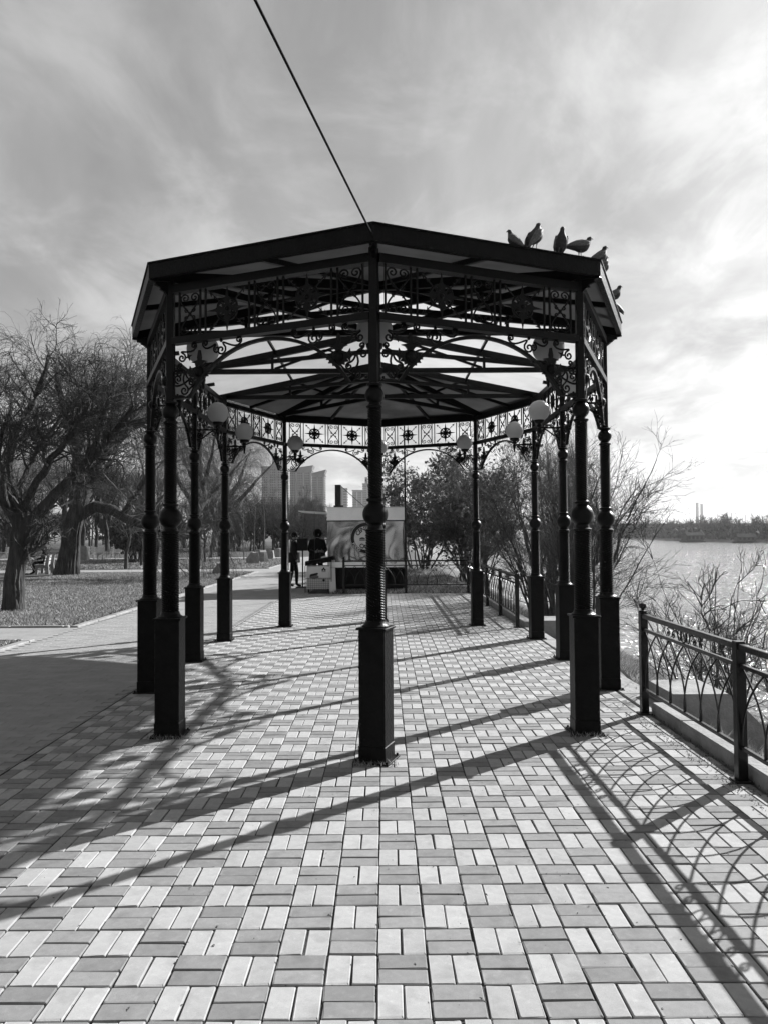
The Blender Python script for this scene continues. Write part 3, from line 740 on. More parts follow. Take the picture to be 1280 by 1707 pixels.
ki = empty('food_kiosk', (kx, KY, 0)); tag(ki, 'steel panelled food kiosk with a round printed badge behind the railing', 'kiosk')
MB().cbox(-w / 2, w / 2, .012, KD, .70, 2.12, .008).build('steel_body', 'steel', ki)
V = []; nx, nz = 90, 50                                   # thin front sheet, buckled between its fixings
for j in range(nz + 1):
    for i in range(nx + 1):
        u, v_ = i / nx, j / nz; e = min(1, 6 * min(u, 1 - u, v_, 1 - v_) + .15)
        d = .010 * math.sin(11 * u + 2.2 * math.sin(3 * v_ + 1)) + .007 * math.sin(26 * u + 3 * math.sin(5 * v_)) * (.4 + .6 * math.sin(4 * v_ + 2 * u)) + .006 * math.sin(7 * v_ + 5 * u)
        V.append((-w / 2 + w * u, -.003 + d * e * .75, .701 + 1.418 * v_))
MB().add(V, [(j * (nx + 1) + i, j * (nx + 1) + i + 1, (j + 1) * (nx + 1) + i + 1, (j + 1) * (nx + 1) + i) for j in range(nz) for i in range(nx)]).build('front_sheet', 'steel', ki, 180)
m = MB()
for k in range(7): m.cbox(-w / 2 - .02 + (.012 if k % 2 else 0), w / 2 + .02 - (.012 if k % 2 else 0), -.03 + (.012 if k % 2 else 0), KD + .03, 2.121 + k * .053, 2.121 + (k + 1) * .053, .004)
m.build('roof_band', 'pale_metal', ki)
MB().cbox(-w / 2 - .03, w / 2 + .03, -.05, KD + .04, 2.493, 2.52, .006).build('roof', 'white_paint', ki)
MB().box(-w / 2 + .02, w / 2 - .02, .03, KD - .03, .06, .699).build('skirt', 'cloth_black', ki)
MB().box(-w / 2 - .005, w / 2 + .005, -.012, -.001, .70, .86).build('bottom_trim', 'pale_metal', ki)
MB().box(-w / 2 - .012, w / 2 + .012, -.02, .0, 2.085, 2.12).build('top_trim', 'print_dark', ki)
for sx in (-1, 1):
    for yy in (.35, KD - .35):
        m = MB().lathe([(.08, -.07), (.16, -.08), (.20, -.05), (.20, .05), (.16, .08), (.08, .07)], 18); m.v = [(z + sx * .85, y + yy, x + .201) for x, y, z in m.v]; m.build('wheel', 'print_dark', ki, 40)
# hinged hatch over the serving side (to the left) with its two stays
hat = MB().add([(-w / 2, .25, 2.34), (-w / 2, 2.0, 2.34), (-w / 2 - .9, 2.0, 2.40), (-w / 2 - .9, .25, 2.40), (-w / 2, .25, 2.37), (-w / 2, 2.0, 2.37), (-w / 2 - .9, 2.0, 2.43), (-w / 2 - .9, .25, 2.43)], [(0, 1, 2, 3), (7, 6, 5, 4), (0, 4, 5, 1), (1, 5, 6, 2), (2, 6, 7, 3), (3, 7, 4, 0)]).build('hatch', 'white_paint', ki)
for yy in (.3, 1.95): MB().bar((-w / 2 - .42, yy, 0.0), (-w / 2 - .42, yy, 2.365), .014).build('stay', 'print_dark', hat)
MB().box(-w / 2 - .22, -w / 2 - .001, .3, 1.9, .98, 1.01).build('counter', 'pale_metal', ki)
# badge: dark ring, pale disc, lettering, cup and burger
LX, LZ, LR = -.535 - kx, 1.585, .485
def disc(r, y0, y1): return [(r * math.cos(2 * math.pi * k / 48), r * math.sin(2 * math.pi * k / 48)) for k in range(48)]
bd = MB().plate(disc(LR, 0, 0), -.020, .016, LX, LZ).build('badge', 'print_dark', ki); bd.location = (0, -.028, 0)
m = MB()
for k in range(48):
    a0, a1 = 2 * math.pi * k / 48, 2 * math.pi * (k + 1) / 48
    for r0, r1 in ((LR * .955, LR * .975),): m.plate([(r0 * math.cos(a0), r0 * math.sin(a0)), (r1 * math.cos(a0), r1 * math.sin(a0)), (r1 * math.cos(a1), r1 * math.sin(a1)), (r0 * math.cos(a1), r0 * math.sin(a1))], -.0225, -.0205, LX, LZ)
m.build('badge_rim', 'white_paint', bd)
MB().plate(disc(LR * .74, 0, 0), -.024, -.0205, LX, LZ).build('badge_disc', 'white_paint', bd)
link('lettering', text_mesh(ring_text('CENTRAL', LR * .57, .175, 150, 20), 'lettering', 'print_dark'), bd, (LX, -.0285, LZ))
link('lettering', text_mesh(ring_text('CAFE', LR * .57, .175, 239, 20.5, False), 'lettering', 'print_dark'), bd, (LX, -.0285, LZ))
link('lettering', text_mesh(ring_text('FOOD', LR * .855, .112, 204, 11.6, False), 'lettering', 'white_paint'), bd, (LX, -.0265, LZ))
link('lettering', text_mesh(ring_text('COFFEE', LR * .855, .112, 204 + 6 * 11.6, 11.6, False), 'lettering', 'white_paint'), bd, (LX, -.0265, LZ))
m = MB()
m.plate([(.0, -.07), (.10, -.07), (.115, .05), (-.015, .05)], -.0285, -.0245, LX, LZ); m.plate([(-.03, .06), (.13, .06), (.13, .085), (.11, .11), (-.01, .11), (-.03, .085)], -.0285, -.0245, LX, LZ)
for dz, hh in ((-.08, .02), (-.052, .012)): m.plate([(-.20, dz), (-.03, dz), (-.03, dz + hh), (-.20, dz + hh)], -.0285, -.0245, LX, LZ)
m.plate([(-.20 + .085 * (1 + math.cos(math.pi - math.pi * k / 8)), -.03 + .05 * math.sin(math.pi * k / 8)) for k in range(9)], -.0285, -.0245, LX, LZ)
m.build('cup_and_burger', 'print_dark', bd)
# sign box seen edge-on on the roof, with its stay
sb = empty('sign_box', (-1.385, KY + .5, 2.52)); tag(sb, 'tall black sign box standing edge-on on the kiosk roof', 'sign')
MB().cbox(-.09, .09, -.45, .45, .06, .68, .01).build('box', 'print_dark', sb)
MB().box(-.14, .16, -.3, .3, 0, .06).build('foot', 'print_dark', sb)
MB().bar((.09, 0, .64), (.80, 0, .01), .02).build('stay', 'print_dark', sb)
tag(MB().tube([(.625, 21.60, 0), (.618, 21.6, 2.5), (.60, 21.6, 5.1)], [.032, .028, .02], 10).build('flag_pole', 'black_iron'), 'tall thin dark pole beside the kiosk corner', 'pole')
# chest freezer with a printed front and wire guard
fr = empty('ice_cream_freezer', (-1.93, 21.75, 0), R(4)); tag(fr, 'white chest freezer with a black lid and printed front', 'freezer')
MB().cbox(-.34, .34, 0, .55, .10, .78, .02).build('cabinet', 'white_paint', fr)
m = MB().add([(-.38, -.03, .78), (.38, -.03, .90), (.38, .58, .90), (-.38, .58, .78), (-.38, -.03, .90), (.38, -.03, 1.04), (.38, .58, 1.04), (-.38, .58, .90)], [(3, 2, 1, 0), (4, 5, 6, 7), (0, 1, 5, 4), (1, 2, 6, 5), (2, 3, 7, 6), (3, 0, 4, 7)]); m.build('lid', 'cloth_black', fr)
m = MB()
for sx, a in ((-.38, .78), (.38, .9)): m.bar((sx, -.06, 0), (sx, -.06, a), .02)
m.bar((-.38, -.06, .42), (.38, -.06, .42), .014); m.bar((-.38, -.06, .05), (.38, -.06, .05), .014)
for k in range(6): m.bar((-.38, -.06, .1 + k * .055), (.38, -.06, .1 + k * .055), .006)
for k in range(12): m.bar((-.35 + k * .063, -.06, .05), (-.35 + k * .063, -.06, .42), .006)
m.build('wire_guard', 'print_dark', fr)
m = MB()
for a, b_, r_ in ((-.12, .46, .11), ): m.plate([(a + r_ * 1.25 * math.cos(2 * math.pi * k / 16), b_ + r_ * .55 * math.sin(2 * math.pi * k / 16)) for k in range(16)], -.004, -.001)
m.build('printed_roll', 'print_grey', fr)
m = MB().plate([(-.23, .47), (-.02, .52), (.0, .55), (-.02, .58), (-.22, .54), (-.25, .5)], -.009, -.0045); m.build('printed_sausage', 'print_dark', fr)
m = MB()
for dx, dz in ((0, .045), (-.035, 0), (.035, 0)): m.plate([(.16 + dx + .03 * math.cos(2 * math.pi * k / 10), .66 + dz + .03 * math.sin(2 * math.pi * k / 10)) for k in range(10)], -.004 - dz * .02, -.001)
m.plate([(.10, .60), (.22, .60), (.22, .615), (.10, .615)], -.004, -.001); m.plate([(.16 + .04 * math.cos(2 * math.pi * k / 12), .36 + .04 * math.sin(2 * math.pi * k / 12)) for k in range(12)], -.004, -.001)
m.build('printed_emblem', 'print_dark', fr)
for sx in (-.28, .28):
    m = MB().lathe([(.05, -.02), (.05, .02)], 12); m.v = [(z + sx, y + .05, x + .051) for x, y, z in m.v]; m.build('castor', 'print_dark', fr)
mb_ = empty('folded_board', (-1.50, 21.66, 0), R(8)); tag(mb_, 'small white folded board leaning beside the freezer', 'board')
MB().add([(-.1, 0, 0), (.1, 0, 0), (.08, .12, .72), (-.08, .12, .72), (-.1, .02, 0), (.1, .02, 0), (.08, .14, .72), (-.08, .14, .72)], [(3, 2, 1, 0), (4, 5, 6, 7), (0, 1, 5, 4), (1, 2, 6, 5), (2, 3, 7, 6), (3, 0, 4, 7)]).build('panel', 'white_paint', mb_)
MB().bar((0, .30, 0), (0, .13, .70), .03).build('prop', 'white_paint', mb_)
# dark insulated box on a stand, left of the kiosk
bx_ = empty('dark_box', (-2.62, 23.9, 0)); tag(bx_, 'dark square box on a thin stand between the two people', 'box')
MB().cbox(-.16, .16, -.15, .15, 1.18, 1.54, .012).build('case', 'cloth_dark', bx_)
MB().cbox(-.17, .17, -.16, .16, 1.54, 1.57, .008).build('case_lid', 'cloth_black', bx_)
MB().bar((0, 0, .02), (0, 0, 1.18), .04).build('stand', 'black_iron', bx_); MB().cbox(-.2, .2, -.2, .2, 0, .02, .005).build('foot', 'black_iron', bx_)

# ------------------------------------------------------------------ people
def figure(label, loc, rz, J, coat='cloth_black', legs='cloth_dark', hood=False, sc=1.0, bulk=1.0):
    """one continuous skinned body from joints J {name: (x, y, z)}; faces +y"""
    chain = [('pelvis', 'waist'), ('waist', 'chest'), ('chest', 'neck'), ('neck', 'head0'), ('head0', 'head1')]
    for s_ in 'LR':
        chain += [('chest', 'shoulder' + s_), ('shoulder' + s_, 'elbow' + s_), ('elbow' + s_, 'wrist' + s_), ('wrist' + s_, 'palm' + s_), ('pelvis', 'hip' + s_), ('hip' + s_, 'knee' + s_), ('knee' + s_, 'ankle' + s_), ('ankle' + s_, 'toe' + s_)]
    rad = dict(pelvis=(.17, .13), waist=(.155, .12), chest=(.18, .125), neck=(.06, .06), head0=(.075, .085), head1=(.078, .09), shoulder=(.085, .085), elbow=(.058, .058), wrist=(.04, .034), palm=(.042, .022), hip=(.10, .10), knee=(.072, .072), ankle=(.05, .05), toe=(.045, .03))
    sit = J.pop('sit', None) is not None
    for k_ in ('pelvis', 'waist', 'chest', 'shoulder', 'elbow'): rad[k_] = tuple(q * bulk for q in rad[k_])
    names = list(J); idx = {k: i for i, k in enumerate(names)}
    me = bpy.data.meshes.new('body'); me.from_pydata([J[k] for k in names], [(idx[a], idx[b]) for a, b in chain], [])
    ob = bpy.data.objects.new('body_tmp', me); C.objects.link(ob)
    ob.modifiers.new('skin', 'SKIN'); sub = ob.modifiers.new('sub', 'SUBSURF'); sub.levels = 2; sub.render_levels = 2
    for k in names:
        sv = me.skin_vertices[0].data[idx[k]]; sv.radius = rad[k.rstrip('LR')] if k.rstrip('LR') in rad else rad[k]; sv.use_root = (k == 'pelvis')
    dg = bpy.context.evaluated_depsgraph_get(); dg.update()
    bm_ = bpy.data.meshes.new_from_object(ob.evaluated_get(dg))
    m = MB(); m.v = [tuple(v.co) for v in bm_.vertices]; m.f = [tuple(p.vertices) for p in bm_.polygons]
    bpy.data.objects.remove(ob)
    nz = J['neck'][2] + .05
    # 0 coat, 1 legs, 2 skin
    hip_z = J['pelvis'][2]; m.mi = []
    hands = [Vector(J['palm' + s_]) for s_ in 'LR']
    for f in m.f:
        c = sum((Vector(m.v[i]) for i in f), Vector()) / len(f)
        if c.z > nz or min((c - h_).length for h_ in hands) < .075: k = 2
        elif c.z < hip_z - .17 and not sit: k = 1
        else: k = 0
        m.mi.append(k)
    m.cur = 2
    for s_, sx in (('L', -1), ('R', 1)):               # five fingers of unequal length, slightly curled
        w, p = Vector(J['wrist' + s_]), Vector(J['palm' + s_]); d = (p - w).normalized(); side = d.cross(Vector((0, 1, .3))).normalized(); dn = d.cross(side).normalized()
        for q, L in ((-.027, .062), (-.009, .075), (.009, .07), (.027, .055)):
            b0 = p + side * q + d * .02; b1 = b0 + d * L * .55 + dn * .008; b2 = b1 + d * L * .35 + dn * .025
            m.tube([b0, b1, b2], [.0095, .009, .007], 6, up=(.3, .5, .8))
        t0 = p - side * .035 * sx - d * .02; m.tube([t0, t0 - side * .03 * sx + d * .03, t0 - side * .035 * sx + d * .06], [.011, .010, .008], 6, up=(.3, .5, .8))
    hd = Vector(J['head1']); fw = (Vector((0, 1, 0)))
    m.tube([hd + fw * .075 + Vector((0, 0, .005)), hd + fw * .115 + Vector((0, 0, -.03)), hd + fw * .085 + Vector((0, 0, -.04))], [.008, .014, .01], 6, up=(1, 0, 0))   # nose
    for sx in (-1, 1): m.ball(tuple(hd + Vector((sx * .083, -.005, -.02))), .022, 8, 1.4)
    m.cur = 1
    for sx in (-1, 1): m.ball(tuple(hd + Vector((sx * .032, .083, .005))), .009, 6)
    m.box(hd.x - .025, hd.x + .025, hd.y + .08, hd.y + .088, hd.z - .068, hd.z - .06)
    root = m.build('person', [coat, legs, 'skin'], None, 60, loc, rz); root.scale = (sc,) * 3
    tag(root, label, 'person')
    hm = MB(); c = hd + Vector((0, -.015, .02)); r_ = .108 if not hood else .135
    prof = [(max(.003, r_ * math.sin(a)), -r_ * 1.1 * math.cos(a)) for a in np.linspace(.9 if not hood else .35, math.pi, 10)]
    hm.lathe(prof, 16, tuple(c)); hm.v = [(x, min(y, hd.y + .07), z) for x, y, z in hm.v]
    link('hood' if hood else 'hair', hm.mesh('hair', coat if hood else 'cloth_black', 60), root)
    # coat skirt over the hips and cuffs end cleanly
    if not sit:
        p = Vector(J['pelvis']); link('coat_hem', MB().lathe([(.20 * bulk, .16), (.205 * bulk, .0), (.215 * bulk, -.17), (.20 * bulk, -.17)], 16, tuple(p)).mesh('coat_hem', coat, 60), root, scale=(1, 1, 1))
    return root
def standing(lean=0.0, arms='front', step=0.0):
    J = dict(pelvis=(0, 0, .96), waist=(0, .01, 1.12), chest=(0, lean * .5, 1.36), neck=(0, lean, 1.50), head0=(0, lean + .02, 1.58), head1=(0, lean + .035, 1.665))
    for s_, sx in (('L', -1), ('R', 1)):
        J['shoulder' + s_] = (sx * .185, lean * .5, 1.41)
        if arms == 'front': J['elbow' + s_] = (sx * .26, .05, 1.15); J['wrist' + s_] = (sx * .14, .25, 1.10); J['palm' + s_] = (sx * .08, .31, 1.12)
        else: J['elbow' + s_] = (sx * .25, -.04, 1.13); J['wrist' + s_] = (sx * .25, .06, .90); J['palm' + s_] = (sx * .24, .08, .82)
        st = step * sx
        J['hip' + s_] = (sx * .10, 0, .90); J['knee' + s_] = (sx * .11, st * .6 + .02, .50); J['ankle' + s_] = (sx * .115, st - .02, .085); J['toe' + s_] = (sx * .13, st + .13, .035)
    return J
figure('person in a dark hooded coat standing behind the freezer', (-2.16, 24.0, 0), R(-160), standing(.03, 'front'), hood=True, sc=1.03, bulk=1.28)
figure('person in dark clothes half hidden behind a pavilion column', (-2.93, 24.1, 0), R(-75), standing(.02, 'down', .10), coat='cloth_dark', legs='cloth_black')
Jsit = dict(pelvis=(0, 0, .50), waist=(0, -.03, .66), chest=(0, .0, .90), neck=(0, .06, 1.04), head0=(0, .09, 1.11), head1=(0, .11, 1.19), sit=(0, 0, .505))
for s_, sx in (('L', -1), ('R', 1)):
    Jsit.update({'shoulder' + s_: (sx * .18, .02, .95), 'elbow' + s_: (sx * .24, .10, .72), 'wrist' + s_: (sx * .12, .30, .66), 'palm' + s_: (sx * .07, .36, .66), 'hip' + s_: (sx * .10, .05, .50), 'knee' + s_: (sx * .12, .46, .50), 'ankle' + s_: (sx * .12, .46, .09), 'toe' + s_: (sx * .13, .60, .035)})

# ------------------------------------------------------------------ benches, stones
def bench_meshes():
    out = {}
    sup = [(-.05, 0), (.10, 0), (.12, .30), (.40, .30), (.42, 0), (.52, 0), (.52, .42), (.10, .42), (.02, .86), (-.08, .86), (-.02, .42)]
    m = MB().plate([(x, z) for x, z in sup], -.05, .05); m.v = [(y, x, z) for x, y, z in m.v]; out['support'] = m.mesh('support', 'concrete')
    out['slat'] = MB().cbox(-.85, .85, -.045, .045, 0, .03, .006).mesh('slat', 'wood_pale')
    return out
BM = bench_meshes()
def bench(x, y, rz, label):
    b = empty('park_bench', (x, y, .0), rz); tag(b, label, 'bench', 'park benches')
    for sx in (-.62, .62): link('support', BM['support'], b, (sx, 0, 0))
    for k in range(4): link('slat', BM['slat'], b, (0, .15 + k * .11, .421))
    for k in range(3):
        o = link('slat', BM['slat'], b, (0, .105 - (.10 + k * .13) * .19 + .012, .52 + k * .13)); o.rotation_euler = (R(-80), 0, 0)
    return b
px2 = lambda u, Y: (u - 640) * Y / 1235
bench(px2(84, 33.2), 33.3, R(104), 'park bench with a seated person beside the willow trunk')
figure('person in black sitting on the bench by the willow', (px2(84, 33.2) - .22, 33.25, .0), R(104), Jsit, sc=1.0)
for (u, Y, rz, lab) in ((54, 52.5, 140, 'pale slatted bench seen beyond the near tree trunk'), (166, 54, 142, 'pale bench at the edge of the far path, by a litter bin'), (196, 55.5, 138, 'pale bench standing between two far trunks'), (262, 54, 145, 'far pale bench seen between pavilion columns'), (20, 56.5, 140, 'far pale bench at the back of the lawn')):
    bench(px2(u, Y), Y, R(rz), lab)
lb = empty('litter_bin', (px2(141, 50.5), 50.5, 0)); tag(lb, 'grey square litter bin on the lawn behind the willow', 'bin')
MB().cbox(-.3, .3, -.3, .3, .03, .95, .03).build('body', 'concrete', lb); MB().cbox(-.24, .24, -.24, .24, .951, 1.0, .02).build('liner', 'print_grey', lb); MB().cbox(-.33, .33, -.33, .33, 0, .03, .01).build('foot', 'concrete', lb)
def boulder(x, y, s_, label, seed):
    rr = random.Random(seed); m = MB()
    base = [(-.5, -.4), (.1, -.5), (.5, -.35), (.45, .35), (-.1, .5), (-.5, .3)]
    n = len(base); vs = [(a * s_, b * s_, -.04) for a, b in base]
    vs += [(a * s_ * .95 + rr.uniform(-.05, .05), b * s_ * .95, s_ * rr.uniform(.3, .5)) for a, b in base]
    vs += [(a * s_ * .5 + .08, b * s_ * .5, s_ * rr.uniform(.75, .95)) for a, b in base]
    fs = [(k * n + i, k * n + (i + 1) % n, (k + 1) * n + (i + 1) % n, (k + 1) * n + i) for k in range(2) for i in range(n)] + [tuple(range(2 * n, 3 * n))]
    m.add(vs, fs); o = m.build('boulder', 'stone', None, 20, (x, y, 0), rr.uniform(-.5, .5)); tag(o, label, 'boulder', 'boulders lining the path')
for k, (u, v_, s_) in enumerate(((423, 940, .75), (437, 937.5, .8), (450, 932.5, .7), (463, 929, .75), (367, 957, .55))):
    Y = 1235 * H / (v_ - 890.8)
    boulder(px2(u, Y), Y, s_, ['boulder with a bright notched face, first of the row by the path', 'broad boulder, second of the row by the path', 'boulder, third of the row by the path', 'flat dark boulder at the far end of the row', 'lone pointed boulder on the lawn beside the crossing path'][k], k + 3)

# ------------------------------------------------------------------ bare trees (all levels grown at once with numpy)
LIMB = np.random.default_rng(99)
def resample(pts, rad, n):
    pts = np.array(pts, float); rad = np.array(rad, float)
    d = np.r_[0, np.cumsum(np.linalg.norm(np.diff(pts, axis=0), axis=1))]; t = np.linspace(0, d[-1], n)
    p = np.stack([np.interp(t, d, pts[:, k]) for k in range(3)], 1)
    for _ in range(2): p[1:-1] = (p[:-2] + 2 * p[1:-1] + p[2:]) / 4
    p[2:] += np.cumsum(LIMB.normal(0, d[-1] * .008, (n - 2, 3)), 0)
    return p, np.interp(t, d, rad)
def grow(g, P, Rr, count, ln, ang, rf, n, wander, trop, t0=.15, t1=1.0, tipr=.25, taper=.5, rmin=.002):
    """children on parents P (B,n,3): returns P2 (count,n,3), R2"""
    B, m, _ = P.shape
    Ls = np.linalg.norm(np.diff(P, axis=1), axis=2).sum(1); b = g.choice(B, count, p=Ls / Ls.sum())
    t = g.uniform(t0, t1, count) ** .85; x = t * (m - 1); i = np.clip(x.astype(int), 0, m - 2); f = (x - i)[:, None]
    p = P[b, i] * (1 - f) + P[b, i + 1] * f; d = P[b, i + 1] - P[b, i]; d /= np.linalg.norm(d, axis=1, keepdims=True) + 1e-9
    r = (Rr[b, i] * (1 - f[:, 0]) + Rr[b, i + 1] * f[:, 0]) * rf * g.uniform(.7, 1.0, count); r = np.maximum(r, rmin)
    q = g.normal(0, 1, (count, 3)); q -= (q * d).sum(1, keepdims=True) * d; q /= np.linalg.norm(q, axis=1, keepdims=True) + 1e-9
    a = np.radians(g.uniform(*ang, count))[:, None]; d = d * np.cos(a) + q * np.sin(a)
    L = g.uniform(*ln, count) * (1 - taper * t)
    out = [p]; st = (L / (n - 1))[:, None]; tv = np.array(trop)[None]
    for k in range(n - 1):
        d = d + g.normal(0, wander, (count, 3)) + tv * (k + .5) / n
        d /= np.linalg.norm(d, axis=1, keepdims=True); p = p + d * st; out.append(p)
    P2 = np.stack(out, 1); R2 = r[:, None] * np.linspace(1, tipr, n)[None]
    return P2, np.maximum(R2, rmin * .6)
def tubes(P, Rr, s, ridge=0.0, g=None):
    B, n, _ = P.shape
    RR = np.repeat(Rr[:, :, None], s, 2)
    if ridge:                                            # furrowed bark: long plates that drift slowly along the stem
        a = g.normal(0, 1, (B, 5, s)); a = np.sign(a) * np.abs(a) ** .6; t = np.linspace(0, 3.999, n); i0 = t.astype(int); f = (t - i0)[None, :, None]
        RR = RR * (1 + ridge * (a[:, i0] * (1 - f) + a[:, i0 + 1] * f))
    d = np.empty_like(P); d[:, 1:-1] = P[:, 2:] - P[:, :-2]; d[:, 0] = P[:, 1] - P[:, 0]; d[:, -1] = P[:, -1] - P[:, -2]
    d /= np.linalg.norm(d, axis=2, keepdims=True) + 1e-9
    u = np.where(np.abs(d[..., 2:3]) > .9, np.array([1., 0, 0]), np.array([0, 0, 1.])); a = np.cross(d, u); a /= np.linalg.norm(a, axis=2, keepdims=True) + 1e-9; b = np.cross(a, d)
    th = 2 * np.pi * (np.arange(s) + .5) / s
    V = P[:, :, None, :] + RR[:, :, :, None] * (a[:, :, None, :] * np.cos(th)[None, None, :, None] + b[:, :, None, :] * np.sin(th)[None, None, :, None])
    base = (np.arange(B)[:, None, None] * n + np.arange(n - 1)[None, :, None]) * s; k = np.arange(s)[None, None, :]; k2 = (k + 1) % s
    F = np.stack([base + k, base + k2, base + s + k2, base + s + k], -1).reshape(-1, 4)
    return V.reshape(-1, 3), F
def merge(parts):
    V = []; F = []; o = 0
    for v, f in parts: V.append(v); F.append(f + o); o += len(v)
    return np.vstack(V), np.vstack(F)
def leaves(g, P, count, size):
    B, n, _ = P.shape; b = g.integers(0, B, count); i = g.integers(0, n, count); c = P[b, i] + g.normal(0, size, (count, 3))
    D = g.normal(0, size, (count, 4, 3)); D[:, 2] = -D[:, 0]; D[:, 3] = -D[:, 1]
    return (c[:, None] + D).reshape(-1, 3), np.arange(count * 4).reshape(-1, 4)
def limb_arrays(limbs, n=14):
    a = [resample(p, r, n) for p, r in limbs]; return np.stack([x[0] for x in a]), np.stack([x[1] for x in a])
def rough(V, g, amt): return V + g.normal(0, amt, V.shape)
def make_tree(name, seed, limbs, specs, twig='twig', nleaf=0, leaf=.03, trunk_sides=12, loc=(0, 0, 0), rz=0, label='', cat='tree', group=None, bark='bark', trunk_limbs=None):
    g = np.random.default_rng(seed)
    P0, R0 = limb_arrays(limbs); lv = [(P0, R0)]; parts = []
    for sp_ in specs:
        src = sp_.pop('src', -1); s = sp_.pop('s', 3)
        P, Rr = grow(g, *lv[src], **sp_); lv.append((P, Rr)); parts.append(tubes(P, Rr, s))
    tv, tf = tubes(P0, R0, trunk_sides, .045 if trunk_sides > 11 else 0, g); tv = rough(tv, g, R0.mean() * .03)
    root = empty(name, loc, rz); tag(root, label, cat, group)
    link('trunk', np_mesh('trunk', tv, tf, bark, trunk_sides < 12), root)
    link('crown', np_mesh('crown', *merge(parts), twig), root)
    if nleaf:
        link('dead_leaves', np_mesh('dead_leaves', *leaves(g, lv[-1][0], nleaf, leaf), 'dead_leaf'), root)['kind'] = 'stuff'
    return root
def place(root, x, y, rz, sc, label=None, group=None):
    c = copy_tree(root); c.location = (x, y, 0); c.rotation_euler = (0, 0, rz); c.scale = (sc,) * 3
    if label: c['label'] = label
    if group: c['group'] = group
    return c
def at(u, v, Y): return (px2(u, Y), Y, H + (889 + (u - 640) * -.0063 - v) * Y / 1235)
def rel(pts, base): return [tuple(a - b for a, b in zip(p, base)) for p in pts]

# near left: pruned round-headed tree with a long limb to the right
b0 = at(24, 1022, 17.0); b0 = (b0[0], b0[1], -.02)
L1 = rel([b0, at(27, 950, 17), at(32, 885, 17), at(30, 858, 17.0)], b0)
L2 = rel([at(34, 885, 17), at(70, 858, 16.9), at(105, 818, 16.7), at(150, 770, 16.5), at(190, 735, 16.4), at(225, 690, 16.3)], b0)
L3 = rel([at(30, 866, 17), at(14, 800, 17.3), at(20, 740, 17.5), at(60, 660, 17.8), at(80, 590, 17.8)], b0)
L4 = rel([at(30, 870, 17), at(-20, 800, 17), at(-60, 700, 17.2), at(-70, 620, 17.2)], b0)
L5 = rel([at(32, 866, 17), at(60, 790, 16.6), at(120, 720, 16.3), at(150, 640, 16.0)], b0)
L6 = rel([at(30, 866, 17), at(45, 800, 17.8), at(90, 730, 18.3), at(130, 690, 18.6)], b0)
L7 = rel([at(150, 770, 16.5), at(165, 700, 16.2), at(190, 640, 16.2)], b0)
L8 = rel([at(26, 866, 17), at(0, 820, 16.4), at(-10, 750, 15.8), at(10, 690, 15.4)], b0)
make_tree('maple_tree', 21, [(L1, [.25, .19, .18, .17]), (L2, [.15, .13, .11, .09, .075, .05]), (L3, [.13, .10, .085, .06, .03]), (L4, [.12, .09, .06, .03]), (L5, [.10, .08, .055, .03]), (L6, [.09, .07, .05, .03]), (L7, [.07, .05, .03]), (L8, [.09, .07, .05, .03])],
          [dict(count=140, ln=(.9, 2.1), ang=(25, 70), rf=.5, n=7, wander=.22, trop=(0, 0, .22), t0=.35, s=5, rmin=.016),
           dict(count=1000, ln=(.5, 1.2), ang=(25, 65), rf=.5, n=6, wander=.24, trop=(0, 0, .12), s=4, rmin=.0085),
           dict(count=5200, ln=(.25, .7), ang=(25, 70), rf=.6, n=4, wander=.22, trop=(0, 0, .1), s=3, rmin=.0056),
           dict(count=9000, ln=(.12, .4), ang=(25, 70), rf=.8, n=3, wander=.2, trop=(0, 0, .1), s=3, rmin=.0046)],
          loc=b0, label='bare round-headed tree with a long rising limb on the near lawn', trunk_sides=30)
# big leaning willow
b1 = at(112, 960, 32.0); b1 = (b1[0], b1[1], -.03)
W1 = rel([b1, at(118, 915, 32), at(128, 865, 32), at(150, 800, 32), at(172, 760, 32.2), at(190, 700, 32.2), at(205, 640, 32)], b1)
W2_ = rel([at(135, 858, 32), at(155, 842, 31.8), at(180, 848, 31.4), at(205, 860, 31), at(235, 878, 30.6), at(275, 884, 30.2), at(330, 868, 29.8)], b1)
W3 = rel([at(205, 860, 31), at(225, 835, 31), at(245, 805, 31), at(262, 770, 31)], b1)
W4 = rel([at(128, 862, 32), at(120, 800, 32.5), at(130, 720, 33), at(140, 640, 33)], b1)
W5 = rel([at(172, 760, 32.2), at(230, 700, 31), at(300, 670, 30.5)], b1)
W6 = rel([at(150, 800, 32), at(110, 700, 30), at(90, 610, 29.5)], b1)
b1r = make_tree('willow_tree', 33, [(W1, [.54, .40, .37, .31, .25, .18, .09]), (W2_, [.27, .24, .22, .19, .16, .13, .08]), (W3, [.16, .13, .10, .05]), (W4, [.26, .2, .14, .06]), (W5, [.2, .14, .06]), (W6, [.2, .14, .06])],
          [dict(count=70, ln=(2.0, 4.2), ang=(20, 60), rf=.5, n=8, wander=.14, trop=(0, 0, .35), t0=.35, s=5, rmin=.03),
           dict(count=420, ln=(1.2, 2.8), ang=(20, 60), rf=.5, n=8, wander=.12, trop=(0, 0, -.05), s=4, rmin=.012),
           dict(count=3600, ln=(1.0, 2.9), ang=(15, 60), rf=.5, n=8, wander=.07, trop=(0, 0, -.9), s=3, rmin=.008),
           dict(count=3200, ln=(.5, 1.6), ang=(10, 40), rf=.8, n=5, wander=.08, trop=(0, 0, -.5), s=3, rmin=.005)],
          twig='twig_mid', loc=b1, label='huge leaning willow with a thick furrowed trunk', trunk_sides=44)
